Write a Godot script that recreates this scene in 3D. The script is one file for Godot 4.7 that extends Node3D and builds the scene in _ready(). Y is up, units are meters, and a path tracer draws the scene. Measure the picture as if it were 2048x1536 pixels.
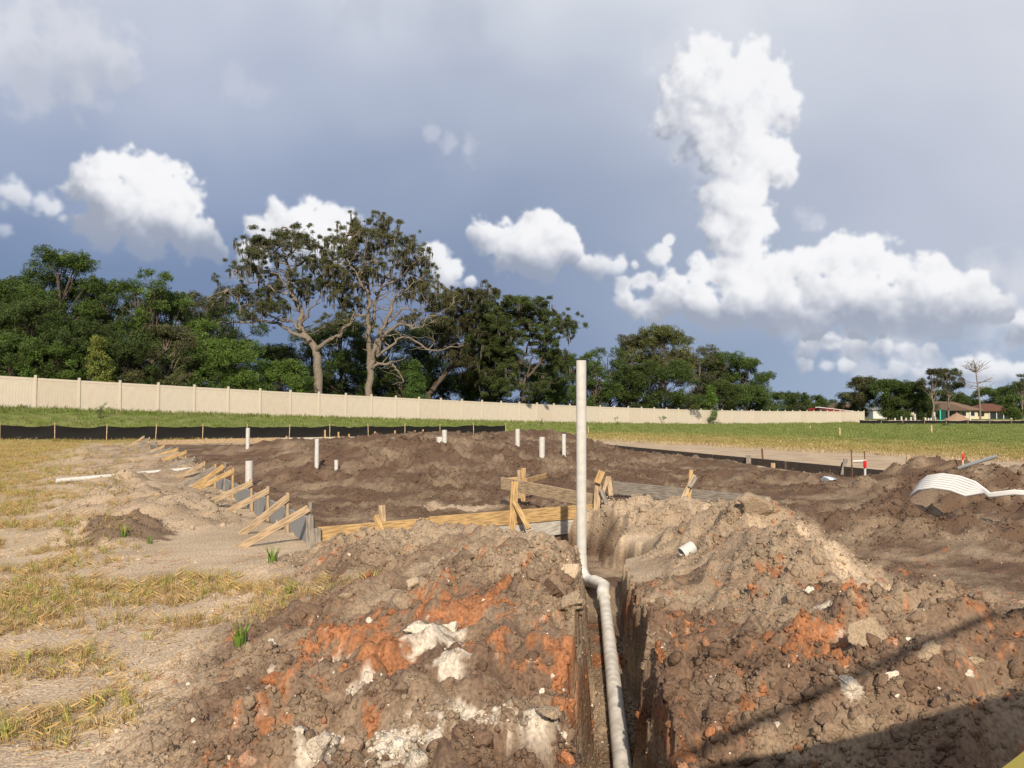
extends Node3D
# A house pad under construction: form boards, pipe stubs, a trench, spoil heaps, a vinyl fence and oaks behind.

const F := 1750.0          # focal length in photograph pixels
const EYE := 1.6
const PITCH := 0.03313     # the lens looks up by 1.9 degrees

var rng := RandomNumberGenerator.new()
var names := {}
var mats := {}
var n_low := FastNoiseLite.new()
var n_mid := FastNoiseLite.new()
var n_c1 := FastNoiseLite.new()
var n_c2 := FastNoiseLite.new()
var n_c3 := FastNoiseLite.new()
var n_fine := FastNoiseLite.new()
var n_patch := FastNoiseLite.new()

# ------------------------------------------------------------------ helpers
func lin(r: float, g: float, b: float) -> Color:
	return Color(r, g, b).linear_to_srgb()

func numbered(called: String) -> String:
	var k: int = names.get(called, -1) + 1
	names[called] = k
	return called if k == 0 else "%s_%03d" % [called, k]

func tag(o: Node, label := "", category := "", group := "", kind := "") -> Node:
	if label != "": o.set_meta("label", label)
	if category != "": o.set_meta("category", category)
	if group != "": o.set_meta("group", group)
	if kind != "": o.set_meta("kind", kind)
	return o

func thing(called: String, label: String, category: String, where := Vector3.ZERO, turn := 0.0, group := "") -> Node3D:
	var o := Node3D.new()
	o.name = numbered(called)
	add_child(o)
	o.position = where
	o.rotation.y = turn
	tag(o, label, category, group)
	return o

func part(called: String, mesh: Mesh, m: Material, parent: Node, where := Transform3D.IDENTITY) -> MeshInstance3D:
	var o := MeshInstance3D.new()
	o.name = numbered(called) if parent == self else called
	o.mesh = mesh
	o.material_override = m
	parent.add_child(o, true)
	o.transform = where
	return o

func ray(px: float, py: float) -> Vector3:
	return Vector3((px - 1024.0) / F, -(py - 768.0) / F, -1.0).rotated(Vector3.RIGHT, PITCH)

func at(px: float, py: float, d: float) -> Vector3:
	var r := ray(px, py)
	return Vector3(0, EYE, 0) + r * (d / -r.z)

# where the line of sight through a pixel meets the smooth ground
func ground_at(px: float, py: float) -> Vector3:
	var r := ray(px, py)
	r /= -r.z
	var d := 2.5
	while d < 400.0:
		var p := Vector3(0, EYE, 0) + r * d
		if p.y < smooth_height(p.x, d):
			break
		d += 0.01 + d * 0.002
	var q := Vector3(0, EYE, 0) + r * d
	q.y = height(q.x, d)
	return q

func surf(st: SurfaceTool) -> ArrayMesh:
	return st.commit()

func begin() -> SurfaceTool:
	var st := SurfaceTool.new()
	st.begin(Mesh.PRIMITIVE_TRIANGLES)
	return st

# a box with chamfered edges, flat faces
func add_box(st: SurfaceTool, c: Vector3, s: Vector3, b := 0.004, basis := Basis.IDENTITY) -> void:
	var h := s * 0.5
	b = minf(b, minf(h.x, minf(h.y, h.z)) * 0.8)
	var pts := {}
	for i in 8:
		var sg := Vector3(1 if i & 1 else -1, 1 if i & 2 else -1, 1 if i & 4 else -1)
		for ax in 3:
			var p := Vector3(h.x - b, h.y - b, h.z - b)
			p[ax] = h[ax]
			pts[i * 3 + ax] = c + basis * (p * sg)
	st.set_smooth_group(-1)
	for ax in 3:
		var u := (ax + 1) % 3
		var v := (ax + 2) % 3
		for s0 in 2:
			var base := (1 << ax) if s0 else 0
			var q := [base, base | (1 << u), base | (1 << u) | (1 << v), base | (1 << v)]
			quad(st, pts[q[0] * 3 + ax], pts[q[1] * 3 + ax], pts[q[2] * 3 + ax], pts[q[3] * 3 + ax], c)
		for k in 4:
			var i0 := ((1 << u) if k & 1 else 0) | ((1 << v) if k & 2 else 0)
			var i1 := i0 | (1 << ax)
			quad(st, pts[i0 * 3 + u], pts[i1 * 3 + u], pts[i1 * 3 + v], pts[i0 * 3 + v], c)
	for i in 8:
		tri(st, pts[i * 3], pts[i * 3 + 1], pts[i * 3 + 2], c)

# triangles turned so that they face away from the point c
func tri(st: SurfaceTool, a: Vector3, b: Vector3, d: Vector3, c: Vector3) -> void:
	var n := (b - a).cross(d - a)
	if n.dot((a + b + d) / 3.0 - c) > 0:
		var k := b
		b = d
		d = k
	st.add_vertex(a)
	st.add_vertex(b)
	st.add_vertex(d)

func quad(st: SurfaceTool, a: Vector3, b: Vector3, c2: Vector3, d: Vector3, c: Vector3) -> void:
	tri(st, a, b, c2, c)
	tri(st, a, c2, d, c)

func box_mesh(s: Vector3, b := 0.004) -> ArrayMesh:
	var st := begin()
	add_box(st, Vector3.ZERO, s, b)
	st.generate_normals()
	return st.commit()

# a tapered tube through points
func add_tube(st: SurfaceTool, pts: Array, radii: Array, sides := 8, cap := true) -> void:
	var rings := []
	var side := Vector3.ZERO
	for i in pts.size():
		var t: Vector3 = (pts[mini(i + 1, pts.size() - 1)] - pts[maxi(i - 1, 0)]).normalized()
		if side == Vector3.ZERO:
			side = t.cross(Vector3(0.31, 0.21, 0.93)).normalized()
		side = (side - t * side.dot(t)).normalized()
		var up := t.cross(side)
		var ring := []
		for k in sides:
			var a := TAU * k / sides
			ring.append(pts[i] + (side * cos(a) + up * sin(a)) * float(radii[i]))
		rings.append(ring)
	st.set_smooth_group(1)
	for i in pts.size() - 1:
		for k in sides:
			var k2 := (k + 1) % sides
			var mid: Vector3 = (pts[i] + pts[i + 1]) * 0.5
			quad(st, rings[i][k], rings[i][k2], rings[i + 1][k2], rings[i + 1][k], mid)
	if cap:
		st.set_smooth_group(-1)
		for e in [0, pts.size() - 1]:
			var inside: Vector3 = pts[1] if e == 0 else pts[pts.size() - 2]
			for k in range(1, sides - 1):
				tri(st, rings[e][0], rings[e][k], rings[e][k + 1], inside)

# a hollow pipe along y, open at both ends
func pipe_mesh(r: float, length: float, collar := false) -> ArrayMesh:
	var prof := []
	var wall := r * 0.12
	if collar:
		prof = [[r - wall, 0.0], [r, 0.0], [r, 0.02], [r * 1.14, 0.03], [r * 1.14, 0.14], [r * 1.02, 0.15], [r, 0.152], [r, length - 0.004], [r - 0.003, length], [r - wall, length], [r - wall, 0.0]]
	else:
		prof = [[r - wall, 0.0], [r, 0.0], [r, length - 0.004], [r - 0.003, length], [r - wall, length], [r - wall, 0.0]]
	return lathe(prof, 24)

func lathe(prof: Array, n := 24) -> ArrayMesh:
	var st := begin()
	for i in prof.size() - 1:
		var a: Array = prof[i]
		var b: Array = prof[i + 1]
		st.set_smooth_group(i + 1)
		for k in n:
			var t0 := TAU * k / n
			var t1 := TAU * (k + 1) / n
			var p := [Vector3(a[0] * cos(t0), a[1], a[0] * sin(t0)), Vector3(b[0] * cos(t0), b[1], b[0] * sin(t0)), Vector3(b[0] * cos(t1), b[1], b[0] * sin(t1)), Vector3(a[0] * cos(t1), a[1], a[0] * sin(t1))]
			for q in [0, 1, 2, 0, 2, 3]:
				st.add_vertex(p[q])
	st.generate_normals()
	return st.commit()

func mat(key: String, c: Color, rough := 0.85, tex: Texture2D = null, scale := Vector3.ONE, spec := 0.3) -> StandardMaterial3D:
	if mats.has(key):
		return mats[key]
	var m := StandardMaterial3D.new()
	m.albedo_color = c
	m.roughness = rough
	m.metallic_specular = spec
	if tex:
		m.albedo_texture = tex
		m.uv1_triplanar = true
		m.uv1_scale = scale
	mats[key] = m
	return m

func noise(seed_: int, freq: float, octaves := 1, cell := false) -> FastNoiseLite:
	var n := FastNoiseLite.new()
	n.seed = seed_
	n.frequency = freq
	n.noise_type = FastNoiseLite.TYPE_CELLULAR if cell else FastNoiseLite.TYPE_SIMPLEX_SMOOTH
	n.cellular_return_type = FastNoiseLite.RETURN_DISTANCE
	n.fractal_type = FastNoiseLite.FRACTAL_NONE if octaves < 2 else FastNoiseLite.FRACTAL_FBM
	n.fractal_octaves = octaves
	return n

# grey texture between lo and hi (linear share), from seamless noise; stretch gives grain
func grain_texture(seed_: int, size: Vector2i, freq: float, octaves: int, lo: float, hi: float, contrast := 1.0, cell := false) -> ImageTexture:
	var n := noise(seed_, freq, octaves, cell)
	var im := n.get_seamless_image(size.x, size.y)
	im.convert(Image.FORMAT_L8)
	var data := im.get_data()
	var lut := PackedByteArray()
	lut.resize(256)
	for i in 256:
		var t := clampf((i / 255.0 - 0.5) * contrast + 0.5, 0, 1)
		var v := lo + (hi - lo) * t
		lut[i] = int(clampf(Color(v, v, v).linear_to_srgb().r * 255.0, 0, 255))
	for i in data.size():
		data[i] = lut[data[i]]
	var out := Image.create_from_data(size.x, size.y, false, Image.FORMAT_L8, data)
	out.convert(Image.FORMAT_RGB8)
	out.generate_mipmaps()
	return ImageTexture.create_from_image(out)

# ------------------------------------------------------------------ camera, sky, sun
func set_view() -> void:
	var cam := Camera3D.new()
	cam.name = "camera"
	cam.fov = rad_to_deg(2.0 * atan(768.0 / F))
	cam.near = 0.05
	cam.far = 6000.0
	cam.position = Vector3(0, EYE, 0)
	cam.rotation.x = PITCH
	add_child(cam)
	cam.current = true

	var sun := DirectionalLight3D.new()
	sun.name = "sun"
	sun.light_color = Color(1.0, 0.93, 0.83)
	sun.light_energy = 1.6
	sun.light_angular_distance = 0.5
	sun.shadow_enabled = true
	add_child(sun)
	var el := deg_to_rad(29.0)
	var az := deg_to_rad(1.0)
	sun.look_at_from_position(Vector3.ZERO, Vector3(-sin(az) * cos(el), -sin(el), -cos(az) * cos(el)), Vector3.UP)

	var env := Environment.new()
	env.background_mode = Environment.BG_SKY
	env.tonemap_mode = Environment.TONE_MAPPER_LINEAR
	env.tonemap_exposure = 1.2
	env.background_energy_multiplier = 0.83
	env.sdfgi_enabled = true
	env.ssao_enabled = true
	env.ssil_enabled = true
	var sky := Sky.new()
	var pm := PanoramaSkyMaterial.new()
	pm.panorama = ImageTexture.create_from_image(make_sky())
	sky.sky_material = pm
	env.sky = sky
	var we := WorldEnvironment.new()
	we.name = "world_environment"
	we.environment = env
	add_child(we)

# the colour of the open sky: rows from the horizon up, columns from 30 degrees left to 30 degrees right (sRGB bytes)
const SKY_EL := [-2.0, 3.5, 8.5, 13.5, 20.0, 28.0, 45.0]
const SKY_ROWS := [
	[[100, 128, 172], [104, 130, 174], [132, 152, 188], [146, 168, 200], [162, 182, 209]],
	[[98, 126, 170], [102, 128, 172], [124, 145, 184], [142, 163, 196], [164, 181, 208]],
	[[112, 137, 180], [118, 141, 182], [128, 148, 185], [158, 174, 202], [184, 193, 213]],
	[[150, 167, 201], [142, 160, 195], [140, 157, 190], [168, 180, 205], [190, 197, 216]],
	[[184, 193, 216], [172, 184, 210], [168, 180, 205], [196, 204, 220], [200, 206, 221]],
	[[203, 208, 222], [210, 215, 227], [213, 218, 228], [220, 225, 233], [218, 223, 232]],
	[[204, 210, 222], [208, 213, 224], [211, 216, 226], [214, 219, 228], [212, 217, 226]]]

func sky_color(az: float, el: float) -> Vector3:
	# az, el in degrees; behind the camera the two edges blend into each other
	var u := clampf((az + 30.0) / 60.0, 0.0, 1.0) * 4.0
	if absf(az) > 30.0:
		var back := smoothstep(30.0, 180.0, absf(az)) * 0.5
		u = 4.0 * (back if az < 0 else 1.0 - back)
	var i := mini(int(u), 3)
	var fu := u - i
	var r := 0
	while r < 5 and el > SKY_EL[r + 1]:
		r += 1
	var fv := smoothstep(0, 1, clampf((el - SKY_EL[r]) / (SKY_EL[r + 1] - SKY_EL[r]), 0.0, 1.0)) * 0.5 + clampf((el - SKY_EL[r]) / (SKY_EL[r + 1] - SKY_EL[r]), 0.0, 1.0) * 0.5
	var a: Array = SKY_ROWS[r][i]
	var b: Array = SKY_ROWS[r][i + 1]
	var c: Array = SKY_ROWS[r + 1][i]
	var d: Array = SKY_ROWS[r + 1][i + 1]
	var o := Vector3.ZERO
	for k in 3:
		o[k] = lerpf(lerpf(a[k], b[k], fu), lerpf(c[k], d[k], fu), fv)
	var grey := o.x * 0.3 + o.y * 0.59 + o.z * 0.11
	return o.lerp(Vector3(grey, grey, grey), 0.2) + Vector3(5, 5, 5)

# clouds: [softness, darkness of the base, opacity, puffs as photograph pixels x, y, radius ...]
func cloud_list() -> Array:
	var list := [
		[0.35, 0.9, 1.0, [212, 340, 42, 262, 338, 40, 305, 352, 44, 348, 385, 46, 180, 366, 42, 240, 400, 72, 320, 430, 66, 375, 462, 48, 418, 490, 30, 290, 462, 52, 205, 440, 48, 440, 505, 20, 372, 420, 34]],
		[0.9, 0.35, 0.75, [10, 382, 26, 45, 388, 24, 80, 398, 22, 105, 418, 18, 122, 436, 12, 5, 405, 16, 8, 465, 16]],
		[0.35, 0.35, 1.0, [560, 445, 42, 602, 438, 40, 650, 448, 40, 690, 455, 34, 520, 460, 30, 600, 480, 60, 660, 490, 50, 505, 520, 40, 478, 545, 20]],
		[0.4, 0.35, 0.95, [872, 520, 36, 895, 545, 34, 885, 572, 24, 860, 500, 20, 938, 560, 12]],
		[0.3, 0.65, 1.0, [975, 475, 36, 1010, 482, 40, 1070, 452, 40, 1095, 450, 30, 1045, 490, 48, 1115, 478, 44, 1140, 495, 28, 1085, 520, 40, 1010, 515, 34, 1060, 530, 30]],
		[0.6, 0.4, 0.9, [1175, 530, 22, 1205, 528, 26, 1240, 530, 22, 1268, 530, 12, 1305, 512, 24, 1325, 503, 18, 1335, 480, 12, 1195, 545, 18]],
		[0.5, 0.3, 0.9, [1245, 565, 18, 1275, 562, 22, 1300, 555, 16, 1250, 600, 22, 1275, 615, 22, 1300, 628, 18, 1240, 580, 12]],
		[0.4, 0.0, 0.97, [1400, 100, 34, 1375, 140, 44, 1440, 130, 46, 1500, 125, 44, 1540, 160, 44, 1560, 205, 36, 1380, 190, 62, 1450, 190, 80, 1520, 220, 60, 1350, 240, 44, 1420, 260, 66, 1490, 280, 60, 1335, 170, 26, 1568, 240, 24]],
		[0.35, 0.0, 1.0, [1520, 315, 46, 1560, 310, 32, 1490, 345, 46, 1450, 320, 44, 1550, 345, 36, 1425, 385, 38, 1460, 400, 46, 1500, 400, 46, 1430, 440, 38, 1490, 450, 50, 1520, 430, 32, 1455, 480, 44, 1500, 500, 46]],
		[0.35, 0.75, 1.0, [1400, 545, 36, 1450, 540, 42, 1500, 530, 46, 1560, 540, 50, 1610, 530, 42, 1660, 515, 42, 1700, 505, 38, 1745, 520, 44, 1780, 540, 36, 1350, 570, 34, 1340, 600, 40, 1400, 600, 50, 1480, 600, 60, 1560, 610, 60, 1650, 590, 64, 1740, 600, 60, 1820, 570, 40, 1860, 545, 34, 1890, 560, 32, 1850, 600, 56, 1930, 575, 34, 1930, 610, 48, 1985, 610, 36, 1310, 620, 26, 1430, 635, 30, 1620, 640, 40, 1720, 645, 36, 1820, 645, 34, 1900, 640, 34]],
		[0.5, 0.5, 0.85, [1620, 690, 26, 1660, 685, 28, 1710, 688, 26, 1760, 695, 22, 1810, 698, 20, 1860, 700, 16, 1545, 662, 14]],
		[0.7, 0.4, 0.7, [1610, 728, 18, 1650, 730, 20, 1690, 728, 16, 1790, 735, 24, 1830, 745, 22, 1770, 750, 18]],
		[0.5, 0.4, 0.85, [1930, 730, 22, 1965, 732, 24, 2000, 742, 24, 2040, 748, 24, 2090, 742, 30]],
		[0.5, 0.6, 0.9, [2045, 640, 22, 2070, 655, 34, 2030, 668, 20, 2110, 640, 30]],
		[1.3, 0.45, 0.75, [40, 60, 90, 120, 70, 80, 190, 90, 70, 60, 120, 90, 150, 130, 80, 230, 130, 50, 160, 170, 40, -40, 80, 90]],
		[1.3, 1.0, 0.55, [60, 150, 60, 130, 165, 60, 190, 150, 50, 240, 150, 34]],
		[1.3, 0.0, 0.4, [860, 265, 20, 900, 290, 22, 935, 300, 24]],
		[1.2, 0.0, 0.45, [1605, 430, 24, 1630, 440, 20]],
		[1.2, 0.0, 0.25, [470, 170, 40, 510, 180, 34]],
		[1.4, 1.0, 0.3, [730, 10, 60, 900, 20, 80, 940, 45, 50, 690, 30, 40]],
		[1.4, 0.0, 0.4, [1340, 110, 60, 1400, 60, 60, 1480, 60, 50]],
		[1.3, 0.0, 0.6, [1960, 560, 60, 2030, 570, 60, 1900, 600, 60, 2000, 620, 70, 1700, 690, 50, 1800, 690, 50, 1600, 640, 60, 1960, 740, 50, 1840, 740, 50, 1740, 740, 40]],
		[1.3, 1.0, 0.5, [1600, 655, 36, 1680, 658, 40, 1760, 658, 40, 1840, 655, 40, 1920, 645, 40]],
		[1.3, 0.0, 0.45, [1380, 250, 80, 1420, 330, 60, 1380, 180, 80, 1440, 420, 60]],
	]
	# the same kind of clouds all the way round, outside the frame
	rng.seed = 77
	for k in 26:
		var az := rng.randf_range(40, 320)
		var el := rng.randf_range(3, 34)
		var size := rng.randf_range(40, 120)
		var puffs := []
		for j in 12:
			puffs.append_array([az * 30.5 + rng.randf_range(-1.4, 1.4) * size, el * 30.5 + rng.randf_range(-0.5, 0.3) * size, size * rng.randf_range(0.25, 0.6)])
		list.append([0.4, 0.5, 0.95, puffs, true])
	return list

func sky_patch(wide: int, x0: int, y0: int, w: int, h: int) -> Image:
	var per := wide / 360.0                     # pixels per degree
	var k_px := per * rad_to_deg(1.0) / F       # panorama pixels per photograph pixel
	var hgt := PackedFloat32Array()
	var opa := PackedFloat32Array()
	var low := PackedFloat32Array()
	hgt.resize(w * h)
	opa.resize(w * h)
	low.resize(w * h)
	var dull := PackedFloat32Array()
	var dim := PackedFloat32Array()
	dull.resize(w * h)
	dim.resize(w * h)
	var wn := noise(5, 0.02, 4)
	var fn := noise(9, 0.055, 3)
	var s := 0.3725 / k_px                      # noise is laid out in full-size panorama pixels
	for c in cloud_list():
		var soft: float = c[0]
		var flat: Array = c[3]
		var top := 1e9
		var bottom := -1e9
		var puffs := []
		for i in range(0, flat.size(), 3):
			var pc := Vector2.ZERO
			if c.size() > 4:
				pc = Vector2(flat[i] / 30.5, flat[i + 1] / 30.5)
			else:
				var r := ray(flat[i], flat[i + 1]).normalized()
				pc = Vector2(rad_to_deg(atan2(r.x, -r.z)), rad_to_deg(asin(r.y)))
			var q := Vector2(fposmod(pc.x + 180.0, 360.0) * per, (90.0 - pc.y) * per)
			var rad: float = flat[i + 2] * k_px * 1.14
			puffs.append([q, rad])
			top = minf(top, q.y - rad)
			bottom = maxf(bottom, q.y + rad)
		for p in puffs:
			var q: Vector2 = p[0]
			var rad: float = p[1]
			var reach := rad * (1.5 + soft * 0.4)
			for y in range(maxi(y0, int(q.y - reach)), mini(y0 + h, int(q.y + reach) + 1)):
				for x in range(maxi(x0, int(q.x - reach)), mini(x0 + w, int(q.x + reach) + 1)):
					var dx := (x - q.x) / rad
					var dy := (y - q.y) / rad
					var d0 := sqrt(dx * dx + dy * dy)
					if d0 > 1.6:
						continue
					var big := wn.get_noise_2d(x * s * 2.2, y * s * 2.2)
					var d := d0 - big * (0.40 + soft * 0.4 if soft < 1.1 or rad < 32.0 * k_px else 0.5) - fn.get_noise_2d(x * s * 3.0, y * s * 3.0) * 0.09
					if d < 1.0:
						var i := (y - y0) * w + x - x0
						var dh := clampf(d0 - big * 0.35, 0.0, 0.98)
						var hh := rad / k_px * sqrt(1.0 - dh * dh)
						if soft > 1.1:
							if c[1] < 0.9:
								dull[i] = maxf(dull[i], c[2] * smoothstep(0.0, 0.9, 1.0 - d))
							if c[1] > 0.9:
								dim[i] = maxf(dim[i], c[2] * smoothstep(0.0, 0.9, 1.0 - d))
							continue
						if hh > hgt[i]:
							hgt[i] = hh
							low[i] = c[1] * smoothstep(0.3, 0.95, (y - top) / (bottom - top))
						var o: float = c[2] * smoothstep(0.0, 0.10 + soft * 0.65, 1.0 - d)
						o *= 1.0 - 0.55 * smoothstep(0.55, 1.0, (y - top) / (bottom - top)) * (1.0 if c[1] > 0.3 else 0.0)
						opa[i] = maxf(opa[i], o)
	# light on the heaps of vapour, from the upper right and the front
	var data := PackedByteArray()
	data.resize(w * h * 3)
	var tn := noise(21, 0.012, 3)
	for y in h:
		var el := 90.0 - (y + y0 + 0.5) / per
		for x in w:
			var az := (x + x0 + 0.5) / per - 180.0
			var i := y * w + x
			var veil := tn.get_noise_2d((x + x0) * s * 0.5, (y + y0) * s * 0.7)
			var c := sky_color(az, el + veil * 1.6)
			c += Vector3(4, 4, 3) * veil
			if dull[i] > 0.0:
				c = c.lerp(Vector3(222, 224, 231) + Vector3(8, 8, 6) * veil, dull[i])
			if dim[i] > 0.0:
				c = c.lerp(Vector3(176, 183, 200), dim[i])
			var o := opa[i]
			if o > 0.0:
				var st := 3
				var xl := maxi(x - st, 0)
				var xr := mini(x + st, w - 1)
				var yu := maxi(y - st, 0)
				var yd := mini(y + st, h - 1)
				var gx := (hgt[y * w + xr] - hgt[y * w + xl]) * k_px / (2.0 * st)
				var gy := (hgt[yd * w + x] - hgt[yu * w + x]) * k_px / (2.0 * st)
				var wide_step := 11
				gx = gx * 0.3 + (hgt[y * w + mini(x + wide_step, w - 1)] - hgt[y * w + maxi(x - wide_step, 0)]) * k_px / 22.0 * 0.7
				gy = gy * 0.3 + (hgt[mini(y + wide_step, h - 1) * w + x] - hgt[maxi(y - wide_step, 0) * w + x]) * k_px / 22.0 * 0.7
				var n := Vector3(-gx, -gy, 1.5).normalized()
				var lit := clampf(n.dot(Vector3(0.42, -0.56, 0.71)) * 1.1, 0, 1)
				lit = clampf(lit - low[i] * 0.75 + fn.get_noise_2d((x + x0) * s * 2.0, (y + y0) * s * 2.0) * 0.09 + wn.get_noise_2d((x + x0) * s * 1.3 + 60.0, (y + y0) * s * 1.6) * 0.28, 0, 1)
				var white := Vector3(160, 167, 183).lerp(Vector3(248, 248, 250), smoothstep(-0.1, 0.95, lit))
				c = c.lerp(white, o)
			data[i * 3] = int(clampf(c.x, 0, 255))
			data[i * 3 + 1] = int(clampf(c.y, 0, 255))
			data[i * 3 + 2] = int(clampf(c.z, 0, 255))
	return Image.create_from_data(w, h, false, Image.FORMAT_RGB8, data)

func make_sky() -> Image:
	var all := sky_patch(1024, 0, 0, 1024, 262)
	var full := Image.create(1024, 512, false, Image.FORMAT_RGB8)
	full.fill(Color8(120, 110, 100))
	full.blit_rect(all, Rect2i(0, 0, 1024, 262), Vector2i.ZERO)
	full.resize(4096, 2048, Image.INTERPOLATE_CUBIC)
	var x0 := 2048 - 400
	var y0 := 1024 - 330
	var near := sky_patch(4096, x0, y0, 800, 350)
	full.blit_rect(near, Rect2i(0, 0, 800, 350), Vector2i(x0, y0))
	# the middle of a panorama lies behind the camera: swap its halves
	var out := Image.create(4096, 2048, false, Image.FORMAT_RGB8)
	out.blit_rect(full, Rect2i(2048, 0, 2048, 2048), Vector2i.ZERO)
	out.blit_rect(full, Rect2i(0, 0, 2048, 2048), Vector2i(2048, 0))
	return out

# ------------------------------------------------------------------ terrain (x to the right, d away from the camera)
const FENCE_A := Vector2(-27.8, 51.0)
const FENCE_DIR := Vector2(0.687, 0.727)
# heaps: x, d, half width, half depth, height, turn
const HEAPS := [
	[-3.4, 26.5, 4.6, 4.0, 0.78, 0.0], [-1.2, 22.0, 3.0, 3.4, 0.55, 0.3], [-4.6, 21.0, 2.2, 2.0, 0.22, 0.0], [0.4, 30.0, 3.2, 2.5, 0.5, 0.0],
	[1.6, 31.0, 1.6, 1.6, 0.35, 0.0], [4.6, 27.0, 2.0, 1.4, 0.22, 0.0], [-7.6, 26.0, 1.8, 1.2, 0.25, 0.0], [5.5, 20.5, 2.6, 0.8, 0.2, -0.4],
	[-0.95, 9.2, 1.0, 0.9, 0.34, 0.2], [0.2, 8.3, 0.55, 0.9, 0.18, 0.0], [-0.4, 7.2, 1.2, 1.5, 0.25, 0.2], [-0.4, 5.4, 1.12, 1.3, 0.27, 0.0], [-0.1, 4.0, 1.0, 0.9, 0.23, 0.0], [0.28, 6.6, 0.45, 1.5, 0.16, 0.0],
	[2.6, 9.9, 0.62, 0.8, 0.50, 0.3], [2.8, 9.1, 0.5, 0.6, 0.26, 0.0], [2.2, 8.3, 0.52, 1.2, 0.27, 0.2], [2.6, 7.4, 0.62, 0.8, 0.22, 0.0], [2.0, 6.6, 0.7, 1.2, 0.26, 0.0], [2.05, 5.2, 0.75, 0.9, 0.22, 0.0],
	[2.7, 4.5, 1.1, 0.75, 0.32, 0.2], [1.9, 4.1, 0.7, 0.6, 0.2, 0.0], [3.2, 5.6, 0.6, 0.5, 0.1, 0.0],
	[1.95, 12.2, 0.95, 0.75, 0.36, 0.0], [3.8, 12.6, 1.3, 0.8, 0.2, -0.3],
	[7.1, 14.4, 0.95, 0.8, 0.40, 0.1], [8.6, 13.0, 1.5, 0.9, 0.3, 0.0], [4.9, 11.6, 1.3, 0.7, 0.16, -0.3], [9.8, 17.6, 2.4, 1.0, 0.5, 0.0], [8.9, 18.8, 0.9, 0.6, 0.4, 0.0], [7.8, 10.6, 2.2, 1.0, 0.22, 0.0],
	[-5.9, 14.2, 0.9, 1.3, 0.34, 0.3], [-4.9, 12.5, 0.7, 0.75, 0.30, 0.0], [-7.0, 16.2, 1.1, 1.3, 0.22, 0.3], [-7.85, 18.0, 0.34, 0.6, 0.36, 0.0], [-5.1, 11.0, 0.55, 0.5, 0.24, 0.0], [-12.0, 27.0, 2.0, 3.0, 0.28, 0.4], [-9.2, 21.5, 1.4, 2.0, 0.26, 0.4], [-15.5, 33.0, 1.8, 3.0, 0.3, 0.4]]
const PAD := [Vector2(-2.39, 10.6), Vector2(1.5, 12.8), Vector2(2.4, 15.4), Vector2(9.0, 19.3), Vector2(3.9, 39.0), Vector2(-4.5, 45.5), Vector2(-18.5, 43.6)]
var pad_polygon := PackedVector2Array(PAD)
var heaps: Array = []

func trench_across(x: float, d: float) -> float:
	return x - (0.155 + 0.087 * d) - 0.05 * n_mid.get_noise_2d(d * 0.8, 3.0)

func trench_floor(d: float) -> float:
	return -0.70 + 0.028 * d

func bank(x: float, d: float) -> float:
	var p := Vector2(x, d) - FENCE_A
	var u := p.dot(FENCE_DIR)
	var v := p.x * FENCE_DIR.y - p.y * FENCE_DIR.x
	if v > 26.0:
		return 0.0
	var hb := fence_base(u)
	var w := clampf(5.4 + (u + 3.3) * 0.26, 4.0, 22.0)
	var k := clampf(1.0 - v / w, 0.0, 1.0)
	return hb * (k * k * (3.0 - 2.0 * k) * 0.5 + k * 0.5)

# ground level along the vinyl fence, metres from its first post
func fence_base(u: float) -> float:
	return 0.06 + 1.9 * pow(clampf(1.0 - (u + 3.0) / 96.0, 0.0, 1.12), 1.75)

var hole: float = 0.0   # set by smooth_height: how deep in an excavation the last point lay
var heap_share: float = 0.0

func smooth_height(x: float, d: float) -> float:
	var h := bank(x, d)
	heap_share = 0.0
	if d < 48.0 and d > 0.0 and absf(x) < 22.0:
		var sum := 0.0
		for m in heaps:
			var dx: float = x - m[0]
			var dd: float = d - m[1]
			if absf(dx) > m[6] or absf(dd) > m[6]:
				continue
			var a: float = (dx * m[7] + dd * m[8]) / m[2]
			var b: float = (-dx * m[8] + dd * m[7]) / m[3]
			var q := a * a + b * b
			if q < 4.0:
				var e := 1.0 - sqrt(q) * 0.5
				e = e * e * (3.0 - 2.0 * e)
				sum += m[4] * e
		h += sum
		heap_share = clampf(sum / 0.16, 0.0, 1.0)
	return h

func rough_at(x: float, d: float) -> float:
	# uses heap_share from the last smooth_height
	var r := 0.05
	if d > 48.0 or absf(x) > 24.0:
		return 0.06
	if Geometry2D.is_point_in_polygon(Vector2(x, d), pad_polygon):
		r = 0.85
	elif x > 2.8 and x < 14.0 and d < 20.0 and d > 7.0:
		r = 0.5 if d > 9.5 else 0.25
	if x < -2.2 - d * 0.08:
		return maxf(r, heap_share * 0.85)
	return maxf(r, heap_share)

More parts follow.
